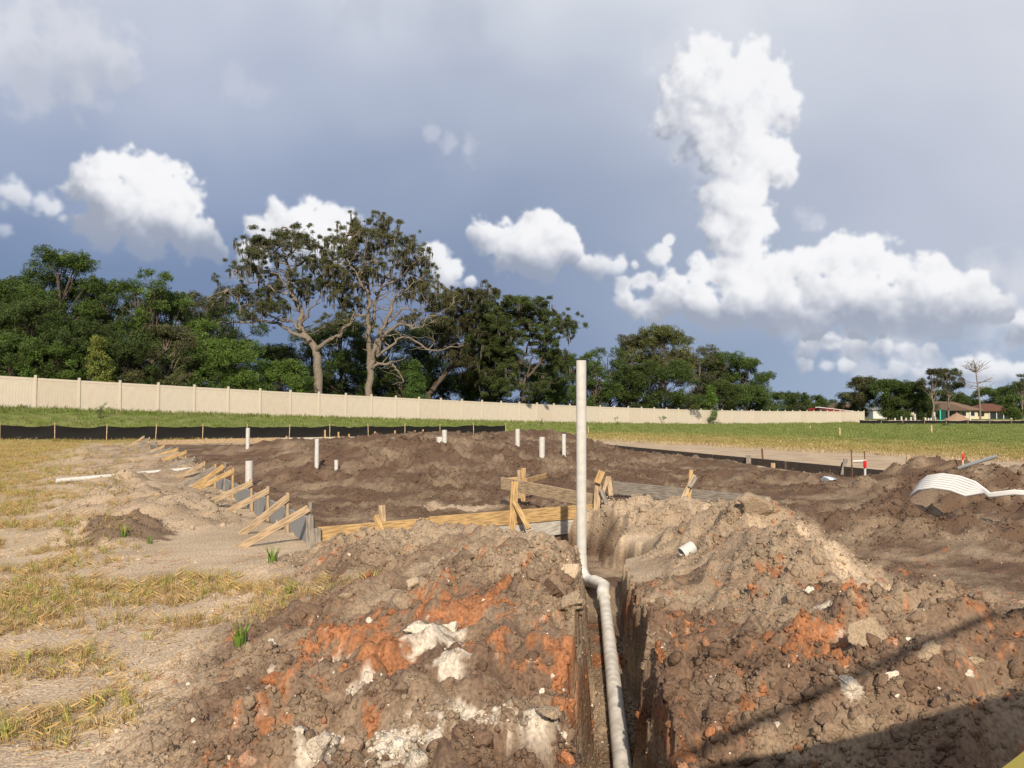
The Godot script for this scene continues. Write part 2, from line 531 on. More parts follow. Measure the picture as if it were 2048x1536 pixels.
func height(x: float, d: float) -> float:
	var h := smooth_height(x, d)
	var heap := heap_share
	h += 0.05 * n_low.get_noise_2d(x, d)
	if d < 60.0 and absf(x) < 30.0 and d > 1.0:
		var r := rough_at(x, d)
		var wx := x + 0.10 * n_mid.get_noise_2d(x, d)
		var wd := d + 0.10 * n_mid.get_noise_2d(x + 50.0, d)
		var big := -n_c1.get_noise_2d(wx, wd)
		var mid := -n_c2.get_noise_2d(wx, wd)
		var sel := clampf(n_patch.get_noise_2d(x, d) * 1.4 + 0.6, 0.15, 1.1)
		sel = maxf(sel, maxf(heap * 0.55, 0.4 if r > 0.8 else 0.0))
		h += r * sel * (0.19 * (big - 0.5) + 0.12 * (mid - 0.5))
		var ridge := absf(n_mid.get_noise_2d(x * 0.8 + 31.0, d * 0.8))
		h += r * heap * 0.24 * (0.22 - ridge)
		if d < 16.0:
			h += r * sel * 0.045 * (-n_c3.get_noise_2d(wx, wd) - 0.5)
		h += (0.010 + r * 0.05) * n_mid.get_noise_2d(x * 1.7, d * 1.7)
		# wheel marks on the bare soil to the right
		if x > 2.6 and d < 13.0 and heap < 0.5:
			h += 0.02 * n_mid.get_noise_2d((x * 0.75 + d * 0.66) * 0.5, (x * 0.66 - d * 0.75) * 3.0) * smoothstep(2.6, 3.6, x)
	hole = 0.0
	if d < 13.0 and d > 0.5 and absf(x) < 4.0:
		var across := trench_across(x, d)
		var side := 40.0 if across > 0.0 else 0.0
		var ragged := 0.06 * n_mid.get_noise_2d(side, d * 1.3) + 0.035 * n_c2.get_noise_2d(side, d * 0.9)
		var lumpy := 0.05 * n_mid.get_noise_2d(x * 1.2 + 9.0, d * 1.2)
		if d < 10.6:
			var w := absf(across) - (0.05 + 0.0125 * d) + ragged
			var e := maxf(0.0, d - 9.75) * 0.4
			var v := maxf(0.0, maxf(w, e))
			v = maxf(0.0, v + 0.03 * n_mid.get_noise_2d(d * 1.1 + side, v * 14.0) * clampf(v * 20.0, 0.0, 1.0))
			var cut := trench_floor(d) + v * 8.0 + v * v * 5.0 + lumpy * clampf(v * 8.0, 0.3, 1.0)
			if cut < h:
				hole = h - cut
				h = cut
		var pe := sqrt(pow((x - 0.62) / 0.62, 2.0) + pow((d - 10.75) / 1.05, 2.0))
		pe = minf(pe, sqrt(pow((x - 0.75) / 0.42, 2.0) + pow((d - 10.0) / 0.8, 2.0)))
		pe = minf(pe, sqrt(pow((x - 1.05) / 0.5, 2.0) + pow((d - 10.3) / 0.7, 2.0)))
		pe = minf(pe, sqrt(pow((x - 0.45) / 0.8, 2.0) + pow((d - 11.4) / 0.95, 2.0)))
		var cut2 := -0.34 + maxf(0.0, pe - 0.95 + lumpy * 3.0) * 1.5 + 0.05 * n_mid.get_noise_2d(x * 2.0, d * 2.0)
		if cut2 < h:
			hole = maxf(hole, h - cut2)
			h = cut2
	return h

# colours of the soils (linear)
const SAND := Vector3(0.53, 0.42, 0.305)
const TAN := Vector3(0.36, 0.28, 0.20)
const BROWN := Vector3(0.135, 0.09, 0.064)
const CLAY := Vector3(0.35, 0.155, 0.075)
const LIME := Vector3(0.66, 0.60, 0.51)
const STRAW := Vector3(0.33, 0.265, 0.10)
const GREEN := Vector3(0.15, 0.20, 0.05)
# patches of orange clay and of white lime: x, d, radius
var clay_spots: Array = []
var lime_spots: Array = []

func spot(list: Array, x: float, d: float) -> float:
	var s := 0.0
	for p in list:
		var q: float = 1.0 - Vector2(x - p[0], (d - p[1]) * 0.75).length() / p[2]
		s = maxf(s, q)
	return s

func grass_right(x: float, d: float) -> float:
	return 0.888 * x + 0.458 * d - 27.3

func grass_left(x: float, d: float) -> float:
	return -0.47 * d - 0.4 - x

func silt_side(x: float, d: float) -> float:
	# beyond the line of the black silt fence: positive
	return (d - 45.0) * 0.852 - (x + 26.3) * 0.523

func soil(x: float, d: float, h: float) -> Vector3:
	var a := n_patch.get_noise_2d(x * 1.3 + 20.0, d * 1.3)
	var b := n_mid.get_noise_2d(x * 0.9 + 7.0, d * 0.9)
	var c := n_fine.get_noise_3d(x, h, d)
	var far := d > 60.0 or absf(x) > 30.0
	var o := SAND.lerp(TAN, clampf(0.3 + a * 0.8 + c * 0.3, 0, 1))
	var gr := grass_right(x, d) + 1.6 * b
	var gl := grass_left(x, d) * 1.3 + 1.2 * b + 0.8 * a
	var bank_in := silt_side(x, d) + 0.4 * b
	if gr > 0.0 or bank_in > -2.0 or d > 60.0:
		var g := maxf(gr * 0.4, maxf(bank_in * 0.8 + 1.6, 0.0))
		var field := STRAW.lerp(GREEN, clampf((gr - 3.0 + 6.0 * a) / 15.0, 0, 1) if x > -2.0 + d * 0.02 else 0.0)
		var kb := clampf(bank_in * 0.35 + 0.35 * b - 0.1, 0.0, 1.0) if x < 14.0 else clampf((gr - 18.0) / 14.0 + 0.3 * a, 0.0, 1.0)
		field = field.lerp(GREEN * (1.0 + 0.25 * c), kb)
		return o.lerp(field, clampf(g, 0.0, 0.92 + 0.2 * a))
	if far:
		return o
	if gl > 0.0:
		return o.lerp(STRAW.lerp(TAN, 0.3), clampf(gl * 0.35, 0.0, 0.75) * clampf(0.7 + a + (d - 14.0) * 0.06, 0.0, 1.0))
	var inside := Geometry2D.is_point_in_polygon(Vector2(x + b * 0.25, d + a * 0.5), pad_polygon)
	if inside:
		o = BROWN.lerp(TAN, clampf(0.10 + a * 0.7 + c * 0.25, 0, 0.75))
		if d > 13.0 and d < 16.0 and x < 0.5 and x > -2.5:
			o = o.lerp(SAND, clampf(1.0 - Vector2(x + 0.9, (d - 14.6) * 1.6).length() + b * 0.5, 0.0, 0.8))
	else:
		if x > 2.4 and d > 6.0 and d < 20.0:
			var k := clampf((x - 2.4) * 0.8 + a, 0.0, 1.0)
			o = o.lerp(BROWN.lerp(TAN, clampf(0.22 + a * 0.9 + c * 0.35, 0, 1)), k)
		elif x > -1.6 - 0.06 * d and d < 10.6:
			var k2 := clampf(heap_share * 1.2 + 0.2, 0, 1)
			var mixed := TAN.lerp(BROWN * 1.25, clampf(0.38 - (d - 7.0) * 0.16 + a * 0.9 + c * 0.5, 0, 1))
			o = o.lerp(mixed, k2)
		elif heap_share > 0.3:
			o = o.lerp(TAN.lerp(BROWN, clampf(0.25 + a + c * 0.3, 0, 1)), 0.6)
	# dark small heap by the sand on the left
	if Vector2(x + 5.1, d - 11.0).length() < 0.8 + 0.3 * b:
		o = BROWN.lerp(TAN, 0.25)
	if d < 10.0:
		var k3 := spot(clay_spots, x, d)
		if k3 > -0.6:
			o = o.lerp(CLAY * (1.0 + 0.35 * c), 0.9 * smoothstep(0.32, 0.48, k3 * 0.85 + n_fine.get_noise_2d(x, d) * 0.7 + b * 0.5))
		var k4 := spot(lime_spots, x, d)
		if k4 > -0.8:
			o = o.lerp(LIME, 0.8 * smoothstep(0.34, 0.58, k4 * 0.9 + n_fine.get_noise_2d(x, d) * 0.6 + b * 0.2))
	if hole > 0.02:
		var layer := n_mid.get_noise_3d(x * 0.6, h * 2.2, d * 0.6)
		var wall := BROWN.lerp(TAN, clampf(0.35 + layer * 1.2, 0, 0.9))
		if d < 8.6:
			wall = wall.lerp(CLAY * 0.85, 0.8 * smoothstep(0.05, 0.35, -layer + a * 0.4))
		o = o.lerp(wall, clampf(hole * 6.0, 0, 1))
	return o * (1.0 + 0.12 * c)

func lines(stops: Array) -> PackedFloat32Array:
	# stops: [start, end, step at start, growth of the step per metre] one after another
	var out := PackedFloat32Array()
	for s in stops:
		var v: float = s[0]
		while v < s[1]:
			out.append(v)
			v += s[2] + s[3] * (v - s[0])
	return out

func build_ground() -> void:
	for m in HEAPS:
		var e: Array = m.duplicate()
		e.append(2.0 * maxf(m[2], m[3]))
		e.append(cos(m[5]))
		e.append(sin(m[5]))
		heaps.append(e)
	for p in [[690, 1270, 0.42], [560, 1390, 0.22], [850, 1200, 0.28], [940, 1230, 0.36], [890, 1170, 0.2], [960, 1290, 0.2], [620, 1290, 0.25], [1140, 1340, 0.2], [1165, 1420, 0.2], [1640, 1185, 0.16], [1660, 1330, 0.26], [1600, 1290, 0.2], [1540, 1140, 0.14], [1480, 1270, 0.14], [1500, 1420, 0.14], [740, 1440, 0.12], [1010, 1180, 0.12], [1330, 1340, 0.14], [780, 1330, 0.25]]:
		var g := ground_at(p[0], p[1])
		clay_spots.append([g.x, -g.z, p[2] * 0.95])
	for p in [[860, 1290, 0.26], [810, 1490, 0.22], [670, 1300, 0.12], [540, 1365, 0.14], [930, 1400, 0.12], [650, 1500, 0.16], [1080, 1480, 0.12], [1660, 1225, 0.12], [1700, 1405, 0.1], [1000, 1440, 0.14], [720, 1390, 0.1], [900, 1340, 0.14]]:
		var g := ground_at(p[0], p[1])
		lime_spots.append([g.x, -g.z, p[2] * 1.1])
	var right := lines([[0.0, 1.0, 0.009, 0.0], [1.0, 2.6, 0.02, 0.0], [2.6, 30.0, 0.022, 0.021], [30.0, 3000.0, 0.7, 0.12]])
	var xs := PackedFloat32Array()
	for i in range(right.size() - 1, 0, -1):
		xs.append(-right[i])
	xs.append_array(right)
	for i in xs.size():
		if absf(xs[i]) < 60.0:
			xs[i] += 0.3 if absf(xs[i]) < 2.7 else 0.3
	var ds := lines([[-60.0, 2.0, 4.0, 0.0], [2.0, 3.6, 0.1, 0.0], [3.6, 30.0, 0.021, 0.0058], [30.0, 130.0, 0.3, 0.02], [130.0, 3000.0, 5.0, 0.15]])
	var nx := xs.size()
	var nd := ds.size()
	var verts := PackedVector3Array()
	var cols := PackedColorArray()
	verts.resize(nx * nd)
	cols.resize(nx * nd)
	for j in nd:
		var d := ds[j]
		for i in nx:
			var x := xs[i]
			var h := height(x, d)
			verts[j * nx + i] = Vector3(x, h, -d)
			var c := soil(x, d, h)
			cols[j * nx + i] = Color(c.x, c.y, c.z)
	var idx := PackedInt32Array()
	idx.resize((nx - 1) * (nd - 1) * 6)
	var n := 0
	for j in nd - 1:
		for i in nx - 1:
			var a := j * nx + i
			idx[n] = a
			idx[n + 1] = a + nx
			idx[n + 2] = a + nx + 1
			idx[n + 3] = a
			idx[n + 4] = a + nx + 1
			idx[n + 5] = a + 1
			n += 6
	var arr := []
	arr.resize(Mesh.ARRAY_MAX)
	arr[Mesh.ARRAY_VERTEX] = verts
	arr[Mesh.ARRAY_COLOR] = cols
	arr[Mesh.ARRAY_INDEX] = idx
	var am := ArrayMesh.new()
	am.add_surface_from_arrays(Mesh.PRIMITIVE_TRIANGLES, arr)
	var st := SurfaceTool.new()
	st.create_from(am, 0)
	st.generate_normals()
	var m := StandardMaterial3D.new()
	m.vertex_color_use_as_albedo = true
	m.roughness = 0.95
	m.metallic_specular = 0.15
	m.albedo_color = Color(1, 1, 1)
	m.albedo_texture = soil_grain
	m.uv1_triplanar = true
	m.uv1_world_triplanar = true
	m.uv1_scale = Vector3(0.55, 0.55, 0.55)
	m.heightmap_enabled = true
	m.heightmap_texture = soil_relief
	m.heightmap_scale = 1.3
	var o := part("ground", st.commit(), m, self)
	tag(o, "bare sandy building ground with brown spoil heaps and a narrow trench", "ground", "", "structure")
	print("ground ", nx, " x ", nd)

var soil_grain: ImageTexture
var soil_relief: ImageTexture
var wood_grain: ImageTexture
var speckle: ImageTexture

func make_textures() -> void:
	soil_grain = grain_texture(31, Vector2i(1024, 1024), 0.07, 5, 0.5, 1.14, 2.1)
	soil_relief = grain_texture(32, Vector2i(1024, 1024), 0.045, 3, 1.0, 0.0, 1.2, true)
	wood_grain = grain_texture(33, Vector2i(512, 512), 0.02, 5, 0.5, 1.1, 1.6)
	speckle = grain_texture(34, Vector2i(512, 512), 0.12, 3, 0.5, 1.1, 2.0)

# ------------------------------------------------------------------ clods of soil
func clod_mesh(seed_: int, detail := 2) -> ArrayMesh:
	# a lumpy, angular ball of about unit radius
	var sm := SphereMesh.new()
	sm.radius = 1.0
	sm.height = 2.0
	sm.radial_segments = 6 * detail
	sm.rings = 3 * detail
	var arr := sm.get_mesh_arrays()
	var v: PackedVector3Array = arr[Mesh.ARRAY_VERTEX]
	var n1 := noise(seed_, 0.75, 1, true)
	var n2 := noise(seed_ + 1, 1.6, 3)
	var r := RandomNumberGenerator.new()
	r.seed = seed_
	var faces_: Array[Plane] = []
	for i in 7:
		faces_.append(Plane(Vector3(r.randfn(), r.randfn(), r.randfn()).normalized(), r.randf_range(0.28, 0.55)))
	for i in v.size():
		var p := v[i]
		var k := 0.72 - 0.5 * (n1.get_noise_3dv(p * 1.2) + 0.5) + 0.34 * n2.get_noise_3dv(p)
		p = Vector3(p.x * k * 1.15, p.y * k * 0.8, p.z * k) * 1.1
		# broken faces
		for f in faces_:
			var over: float = f.distance_to(p)
			if over > 0.0:
				p -= f.normal * over * 0.9
		v[i] = p
	arr[Mesh.ARRAY_VERTEX] = v
	var am := ArrayMesh.new()
	var plain := []
	plain.resize(Mesh.ARRAY_MAX)
	plain[Mesh.ARRAY_VERTEX] = v
	plain[Mesh.ARRAY_INDEX] = arr[Mesh.ARRAY_INDEX]
	am.add_surface_from_arrays(Mesh.PRIMITIVE_TRIANGLES, plain)
	var st := SurfaceTool.new()
	st.create_from(am, 0)
	if detail < 3:
		st.deindex()
	st.generate_normals()
	return st.commit()

func clod_material() -> StandardMaterial3D:
	if mats.has("clod"):
		return mats["clod"]
	var m := StandardMaterial3D.new()
	m.vertex_color_use_as_albedo = true
	m.roughness = 0.95
	m.metallic_specular = 0.15
	m.albedo_texture = soil_grain
	m.uv1_triplanar = true
	m.uv1_world_triplanar = true
	m.uv1_scale = Vector3(1.1, 1.1, 1.1)
	m.heightmap_enabled = true
	m.heightmap_texture = soil_relief
	m.heightmap_scale = 1.2
	mats["clod"] = m
	return m

func scatter(called: String, label: String, category: String, mesh: Mesh, m: Material, rows: PackedFloat32Array, parent: Node = self) -> MultiMeshInstance3D:
	var mm := MultiMesh.new()
	mm.transform_format = MultiMesh.TRANSFORM_3D
	mm.use_colors = true
	mm.mesh = mesh
	mm.instance_count = rows.size() / 16
	mm.buffer = rows
	var o := MultiMeshInstance3D.new()
	o.name = numbered(called) if parent == self else called
	o.multimesh = mm
	o.material_override = m
	parent.add_child(o, true)
	tag(o, label, category, "", "stuff")
	return o

func put(rows: PackedFloat32Array, b: Basis, o: Vector3, c: Color) -> void:
	rows.append_array(PackedFloat32Array([b.x.x, b.y.x, b.z.x, o.x, b.x.y, b.y.y, b.z.y, o.y, b.x.z, b.y.z, b.z.z, o.z, c.r, c.g, c.b, 1.0]))

func any_turn() -> Basis:
	return Basis.from_euler(Vector3(rng.randf() * TAU, rng.randf() * TAU, rng.randf() * TAU))

func build_clods() -> void:
	rng.seed = 4
	var bins := [PackedFloat32Array(), PackedFloat32Array(), PackedFloat32Array(), PackedFloat32Array()]
	var tries := 0
	var made := 0
	while made < 42000 and tries < 500000:
		tries += 1
		var d := 3.4 * pow(24.0 / 3.4, rng.randf())
		var x := rng.randf_range(-0.62, 0.64) * d
		smooth_height(x, d)
		var r := rough_at(x, d)
		var sel := clampf(n_patch.get_noise_2d(x, d) * 1.4 + 0.5, 0.05, 1.0)
		if rng.randf() > r * sel + 0.004:
			continue
		var h := height(x, d)
		if hole > 0.05 and rng.randf() < 0.3:
			continue
		made += 1
		var size := 0.004 + 0.020 * pow(rng.randf(), 5.0) + 0.0008 * d
		if rng.randf() < 0.03 * r:
			size = rng.randf_range(0.022, 0.06)
		var c := soil(x, d, h) * rng.randf_range(0.8, 1.12)
		var kind := 1 if c.y > 0.2 else 0
		if c.x > c.y * 2.0:
			kind = 2
		if rng.randf() < 0.02 and d < 9.0 and x > -3.0:
			c = LIME * rng.randf_range(0.8, 1.1)
			kind = 3
			size *= 0.7
		put(bins[kind], any_turn().scaled(Vector3.ONE * size * 1.25), Vector3(x, h + size * (0.25 if size < 0.02 else -0.1), -d), Color(c.x, c.y, c.z))
	var said := [["dark_soil_clods", "dark brown crumbs of soil strewn over the spoil heaps"], ["sandy_clods", "tan sandy crumbs strewn over heaps and bare ground"], ["clay_crumbs", "orange clay crumbs lying on the orange patches"], ["lime_crumbs", "small whitish lumps scattered over the near spoil"]]
	for k in 4:
		scatter(said[k][0], said[k][1], "soil", clod_mesh(50 + k * 7, 2), clod_material(), bins[k])
	# single clods that stand out: pixel, half size in pixels, squash, colour, label
	var big := [
		[1735, 1300, 46, 0.4, TAN, "large flat tan slab of soil leaning on right heap beside orange clods", "soil_slab"],
		[1955, 1290, 20, 0.9, TAN, "rounded tan lump with a white face lying alone at right", "soil_clod"],
		[1070, 1172, 15, 1.0, SAND, "pale round stone on the left heap close to the trench", "stone"],
		[1105, 1192, 30, 0.9, BROWN, "big dark brown clod at trench edge right of the round stone", "soil_clod"],
		[1140, 1165, 34, 0.9, SAND, "pale sandy block of soil on trench edge beside the upright pipe", "soil_clod"],
		[1140, 1235, 30, 0.8, TAN, "tan crumbly block overhanging the trench below the sandy block", "soil_clod"],
		[850, 1290, 36, 0.6, LIME, "whitish lime lump in the middle of the orange patch", "lime_lump"],
		[900, 1270, 22, 0.8, LIME, "smaller whitish lump right of the large lime lump", "lime_lump"],
		[810, 1485, 42, 0.6, LIME, "large whitish lump at the bottom left of the near heap", "lime_lump"],
		[545, 1375, 26, 0.6, CLAY, "orange clay clod at the left foot of the near heap", "clay_clod"],
		[745, 1455, 18, 0.9, CLAY, "orange clay clod above the large whitish lump near the bottom", "clay_clod"],
		[690, 1215, 20, 0.5, TAN, "flat tan clod on left slope above the orange patch", "soil_clod"],
		[830, 1165, 24, 0.6, SAND, "sandy clod with a dark hollow beneath on upper left heap", "soil_clod"],
		[1620, 1190, 20, 0.8, CLAY, "upper orange clay clod on the right heap", "clay_clod"],
		[1660, 1170, 24, 0.9, TAN, "tan clod crowning the orange clods on the right heap", "soil_clod"],
		[1690, 1180, 16, 0.9, CLAY, "orange clod right of the tan crowning clod", "clay_clod"],
		[1670, 1345, 34, 0.6, CLAY, "long orange clay clod below the big flat slab", "clay_clod"],
		[1630, 1310, 18, 0.9, CLAY, "round orange clod left of the big flat slab", "clay_clod"],
		[1695, 1225, 18, 0.8, LIME, "whitish lump just above the big flat slab", "lime_lump"],
		[1620, 1212, 14, 0.8, LIME, "small whitish lump left above the slab", "lime_lump"],
		[1700, 1405, 22, 0.7, LIME, "whitish lump at the edge of the shadow at lower right", "lime_lump"],
		[1790, 1395, 20, 0.8, LIME, "whitish lump half in shadow right of its neighbour", "lime_lump"],
		[1550, 1450, 16, 0.8, LIME, "pale lump low on the right heap near the bottom", "lime_lump"],
		[1515, 1030, 34, 0.9, TAN, "large brown block on top of the right heap", "soil_clod"],
		[1860, 1335, 26, 0.5, TAN, "flat tan slab lying right of the big slab", "soil_slab"],
		[1100, 1495, 28, 0.5, TAN, "flat round sandy clod left of the pipe at the bottom", "soil_clod"]]
	for b in big:
		var g := ground_at(b[0], b[1])
		var r: float = b[2] * -g.z / F * 1.25
		var o := thing(b[6], b[5], "stone" if b[6] == "stone" else "soil", g + Vector3(0, r * b[3] * 0.25, 0), rng.randf() * TAU)
		var mm: Mesh = tinted(clod_mesh(100 + names[b[6]] * 13 + b[2], 5), b[4])
		o.set_meta("category", "stone" if b[6] == "stone" else "clod")
		if b[6] == "soil_slab":
			o.rotation.y = 0.2
		part("lump", mm, clod_material(), o, Transform3D(Basis.from_euler(Vector3(1.0 if b[6] == "soil_slab" else rng.randf_range(-0.3, 0.3), 0, rng.randf_range(-0.3, 0.3))) * Basis.from_scale(Vector3(r, r * b[3], r)), Vector3.ZERO))

func tinted(mesh: ArrayMesh, c: Vector3) -> ArrayMesh:
	var arr := mesh.surface_get_arrays(0)
	var v: PackedVector3Array = arr[Mesh.ARRAY_VERTEX]
	var cols := PackedColorArray()
	cols.resize(v.size())
	for i in v.size():
		var k := 1.0 + 0.22 * n_fine.get_noise_3dv(v[i] * 0.7 + Vector3(c.x * 90.0, 0, 0))
		cols[i] = Color(c.x * k, c.y * k, c.z * k)
	arr[Mesh.ARRAY_COLOR] = cols
	var am := ArrayMesh.new()
	am.add_surface_from_arrays(Mesh.PRIMITIVE_TRIANGLES, arr)
	return am

# ------------------------------------------------------------------ grass
func tuft_mesh(seed_: int, blades: int, tall: float, spread: float, wide: float, base_c: Vector3, tip_c: Vector3) -> ArrayMesh:
	var r := RandomNumberGenerator.new()
	r.seed = seed_
	var st := begin()
	st.set_smooth_group(-1)
	for k in blades:
		var a := r.randf() * TAU
		var p := Vector3(cos(a), 0, sin(a)) * spread * sqrt(r.randf())
		var lean := Vector3(cos(a), 0, sin(a)) * r.randf_range(0.05, 0.8)
		var h := tall * r.randf_range(0.5, 1.0)
		var q := p + Vector3(0, h * 0.55, 0) + lean * h * 0.25
		var t := p + Vector3(0, h, 0) + lean * h
		var side := Vector3(-sin(a + r.randf_range(-1, 1)), 0, cos(a)).normalized() * wide * 0.5
		var shift := r.randf_range(0.7, 1.25)
		var cb := Color(base_c.x, base_c.y, base_c.z) * shift
		var ct := Color(tip_c.x, tip_c.y, tip_c.z) * shift
		for v in [[p - side, cb], [q - side * 0.8, cb.lerp(ct, 0.5)], [q + side * 0.8, cb.lerp(ct, 0.5)], [p - side, cb], [q + side * 0.8, cb.lerp(ct, 0.5)], [p + side, cb], [q - side * 0.8, cb.lerp(ct, 0.5)], [t, ct], [q + side * 0.8, cb.lerp(ct, 0.5)]]:
			st.set_color(v[1])
			st.add_vertex(v[0])
	st.generate_normals()
	return st.commit()

func grass_material() -> StandardMaterial3D:
	var m := StandardMaterial3D.new()
	m.vertex_color_use_as_albedo = true
	m.roughness = 0.8
	m.metallic_specular = 0.2
	m.backlight = Color(0.35, 0.35, 0.2)
	m.cull_mode = BaseMaterial3D.CULL_DISABLED
	return m

func build_grass() -> void:
	rng.seed = 12
	var gm := grass_material()
	var straw := tuft_mesh(1, 14, 0.11, 0.05, 0.006, Vector3(0.30, 0.205, 0.10), Vector3(0.40, 0.29, 0.14))
	var live := tuft_mesh(2, 12, 0.13, 0.045, 0.007, Vector3(0.32, 0.24, 0.09), Vector3(0.20, 0.27, 0.06))
	var litter := tuft_mesh(3, 9, 0.10, 0.10, 0.005, Vector3(0.36, 0.25, 0.11), Vector3(0.38, 0.27, 0.12))
	# stubble to the left
	var rs := PackedFloat32Array()
	var rl := PackedFloat32Array()
	var rd := PackedFloat32Array()
	for k in 110000:
		var d := 4.2 * pow(46.0 / 4.2, rng.randf())
		var x := -rng.randf_range(0.15, 0.64) * d
		var a := n_patch.get_noise_2d(x * 1.3 + 20.0, d * 1.3)
		var b := n_mid.get_noise_2d(x * 0.5 + 3.0, d * 0.5)
		var g := grass_left(x, d) * 0.9 + 0.9 * b
		var dens := clampf(g * 0.5, 0.0, 1.0) * clampf(0.09 + (d - 9.0) * 0.03 + b * 0.9, 0.0, 1.0)
		# the strip of tufts in the middle of the sand
		var strip := 1.0 - Vector2((x + 3.0) / 1.05, (d - 7.7 - 0.2 * b) / 0.75).length()
		dens = maxf(dens, clampf(strip * 0.5 + b * 0.5, 0.0, 0.18))
		var strip2 := 1.0 - Vector2((x + 2.9) / 1.7, (d - 6.7) / 0.6).length()
		dens = maxf(dens, clampf(strip2 * 0.3 + b * 0.4, 0.0, 0.08))
		if x < -0.40 * d:
			dens = maxf(dens, clampf((-0.40 * d - x) * 0.5, 0.0, 1.0) * clampf(b * 1.2 + 0.08, 0.0, 0.32))
		if silt_side(x, d) > -0.3:
			continue
		if rng.randf() > dens:
			if d < 9.0 and x < -1.6 - 0.06 * d and rng.randf() < 0.006:
				var hq := height(x, d)
				put(rd, Basis.from_euler(Vector3(1.2, rng.randf() * TAU, 0)).scaled(Vector3.ONE * rng.randf_range(0.6, 1.3)), Vector3(x, hq + 0.01, -d), Color(1, 1, 1))
			continue
		var h := height(x, d)
		var s := rng.randf_range(0.35, 0.85) * (1.0 + 0.015 * d)
		var tone := rng.randf_range(0.75, 1.2)
		var green := rng.randf() < 0.28 + 0.25 * b
		var bs := Basis.from_euler(Vector3(rng.randf_range(-0.25, 0.25), rng.randf() * TAU, rng.randf_range(-0.25, 0.25))).scaled(Vector3(s, s * rng.randf_range(0.6, 1.15), s))
		put(rl if green else rs, bs, Vector3(x, h - 0.005, -d), Color(tone, tone, tone))
		if rng.randf() < 0.35:
			put(rd, Basis.from_euler(Vector3(1.25, rng.randf() * TAU, 0)).scaled(Vector3.ONE * rng.randf_range(0.7, 1.5)), Vector3(x + rng.randf_range(-0.15, 0.15), h + 0.012, -d + rng.randf_range(-0.15, 0.15)), Color(tone, tone, tone))
	var weed := tuft_mesh(9, 16, 0.2, 0.05, 0.02, Vector3(0.10, 0.17, 0.03), Vector3(0.16, 0.27, 0.05))
	for q in [[545, 1128, 1.0, "green weed sprouting at the foot of the nearest brace"], [247, 1080, 0.7, "broad leaved weed beside the small dark mound"], [300, 1090, 0.6, "small weed right of the small dark mound"], [578, 1200, 0.6, "weed at the left foot of the near heap"], [480, 1290, 0.8, "lone green shoot on bare sand left of the orange patch"]]:
		var wd := thing("weed", q[3], "weed", ground_at(q[0], q[1]) - Vector3(0, 0.01, 0))
		part("leaves", weed, gm, wd, Transform3D(Basis(Vector3.UP, rng.randf() * TAU).scaled(Vector3.ONE * q[2]), Vector3.ZERO))
	scatter("straw_stubble", "dry straw coloured grass stubble on the sand at left", "grass", straw, gm, rs)
	scatter("green_shoots", "fresh green grass shoots among the dry stubble at left", "grass", live, gm, rl)
	scatter("dead_grass", "dead grass lying flat on the sand at left", "grass", litter, gm, rd)
	# the field to the right and the green bank
	var field := tuft_mesh(5, 16, 0.16, 0.16, 0.014, Vector3(0.9, 0.9, 0.9), Vector3(1.0, 1.0, 1.0))
	var rf := PackedFloat32Array()
	var rb := PackedFloat32Array()
	for k in 150000:
		var d := 24.0 * pow(135.0 / 24.0, rng.randf())
		var x := rng.randf_range(-0.64, 0.66) * d
		var p := Vector2(x, d) - FENCE_A
		var v := p.x * FENCE_DIR.y - p.y * FENCE_DIR.x
		if v < -1.0:
			continue
		var b := n_mid.get_noise_2d(x * 0.9 + 7.0, d * 0.9)
		var gr := grass_right(x, d) + 1.6 * b
		var bk := silt_side(x, d)
		if not (gr > 0.3 or bk > -1.5):
			continue
		if gr < 4.0 and bk < 0.0 and rng.randf() > 0.25 + gr * 0.2:
			continue
		var h := height(x, d)
		var c := soil(x, d, h) * rng.randf_range(0.75, 1.35)
		var s := rng.randf_range(0.6, 1.15) * (0.7 + d * 0.006)
		if v < 1.2:
			s *= rng.randf_range(1.0, 2.0)
		var bs := Basis.from_euler(Vector3(0, rng.randf() * TAU, 0)).scaled(Vector3(s, s, s))
		put(rb if c.y > c.x else rf, bs, Vector3(x, h - 0.01, -d), Color(c.x, c.y, c.z))
	scatter("field_grass", "yellowing grass of the open field at right", "grass", field, gm, rf)
	scatter("bank_grass", "green grass on the bank below the long fence", "grass", field, gm, rb)

# ------------------------------------------------------------------ fences
func panel_mesh(length: float) -> ArrayMesh:
	# upright boards with grooves between them, seen from both sides
	var st := begin()
	var n := 14
	var w := length / n
	st.set_smooth_group(-1)
	for k in n:
		add_box(st, Vector3(-length * 0.5 + (k + 0.5) * w, 0.86, 0), Vector3(w - 0.004, 1.62, 0.022), 0.007)
	st.generate_normals()
	return st.commit()

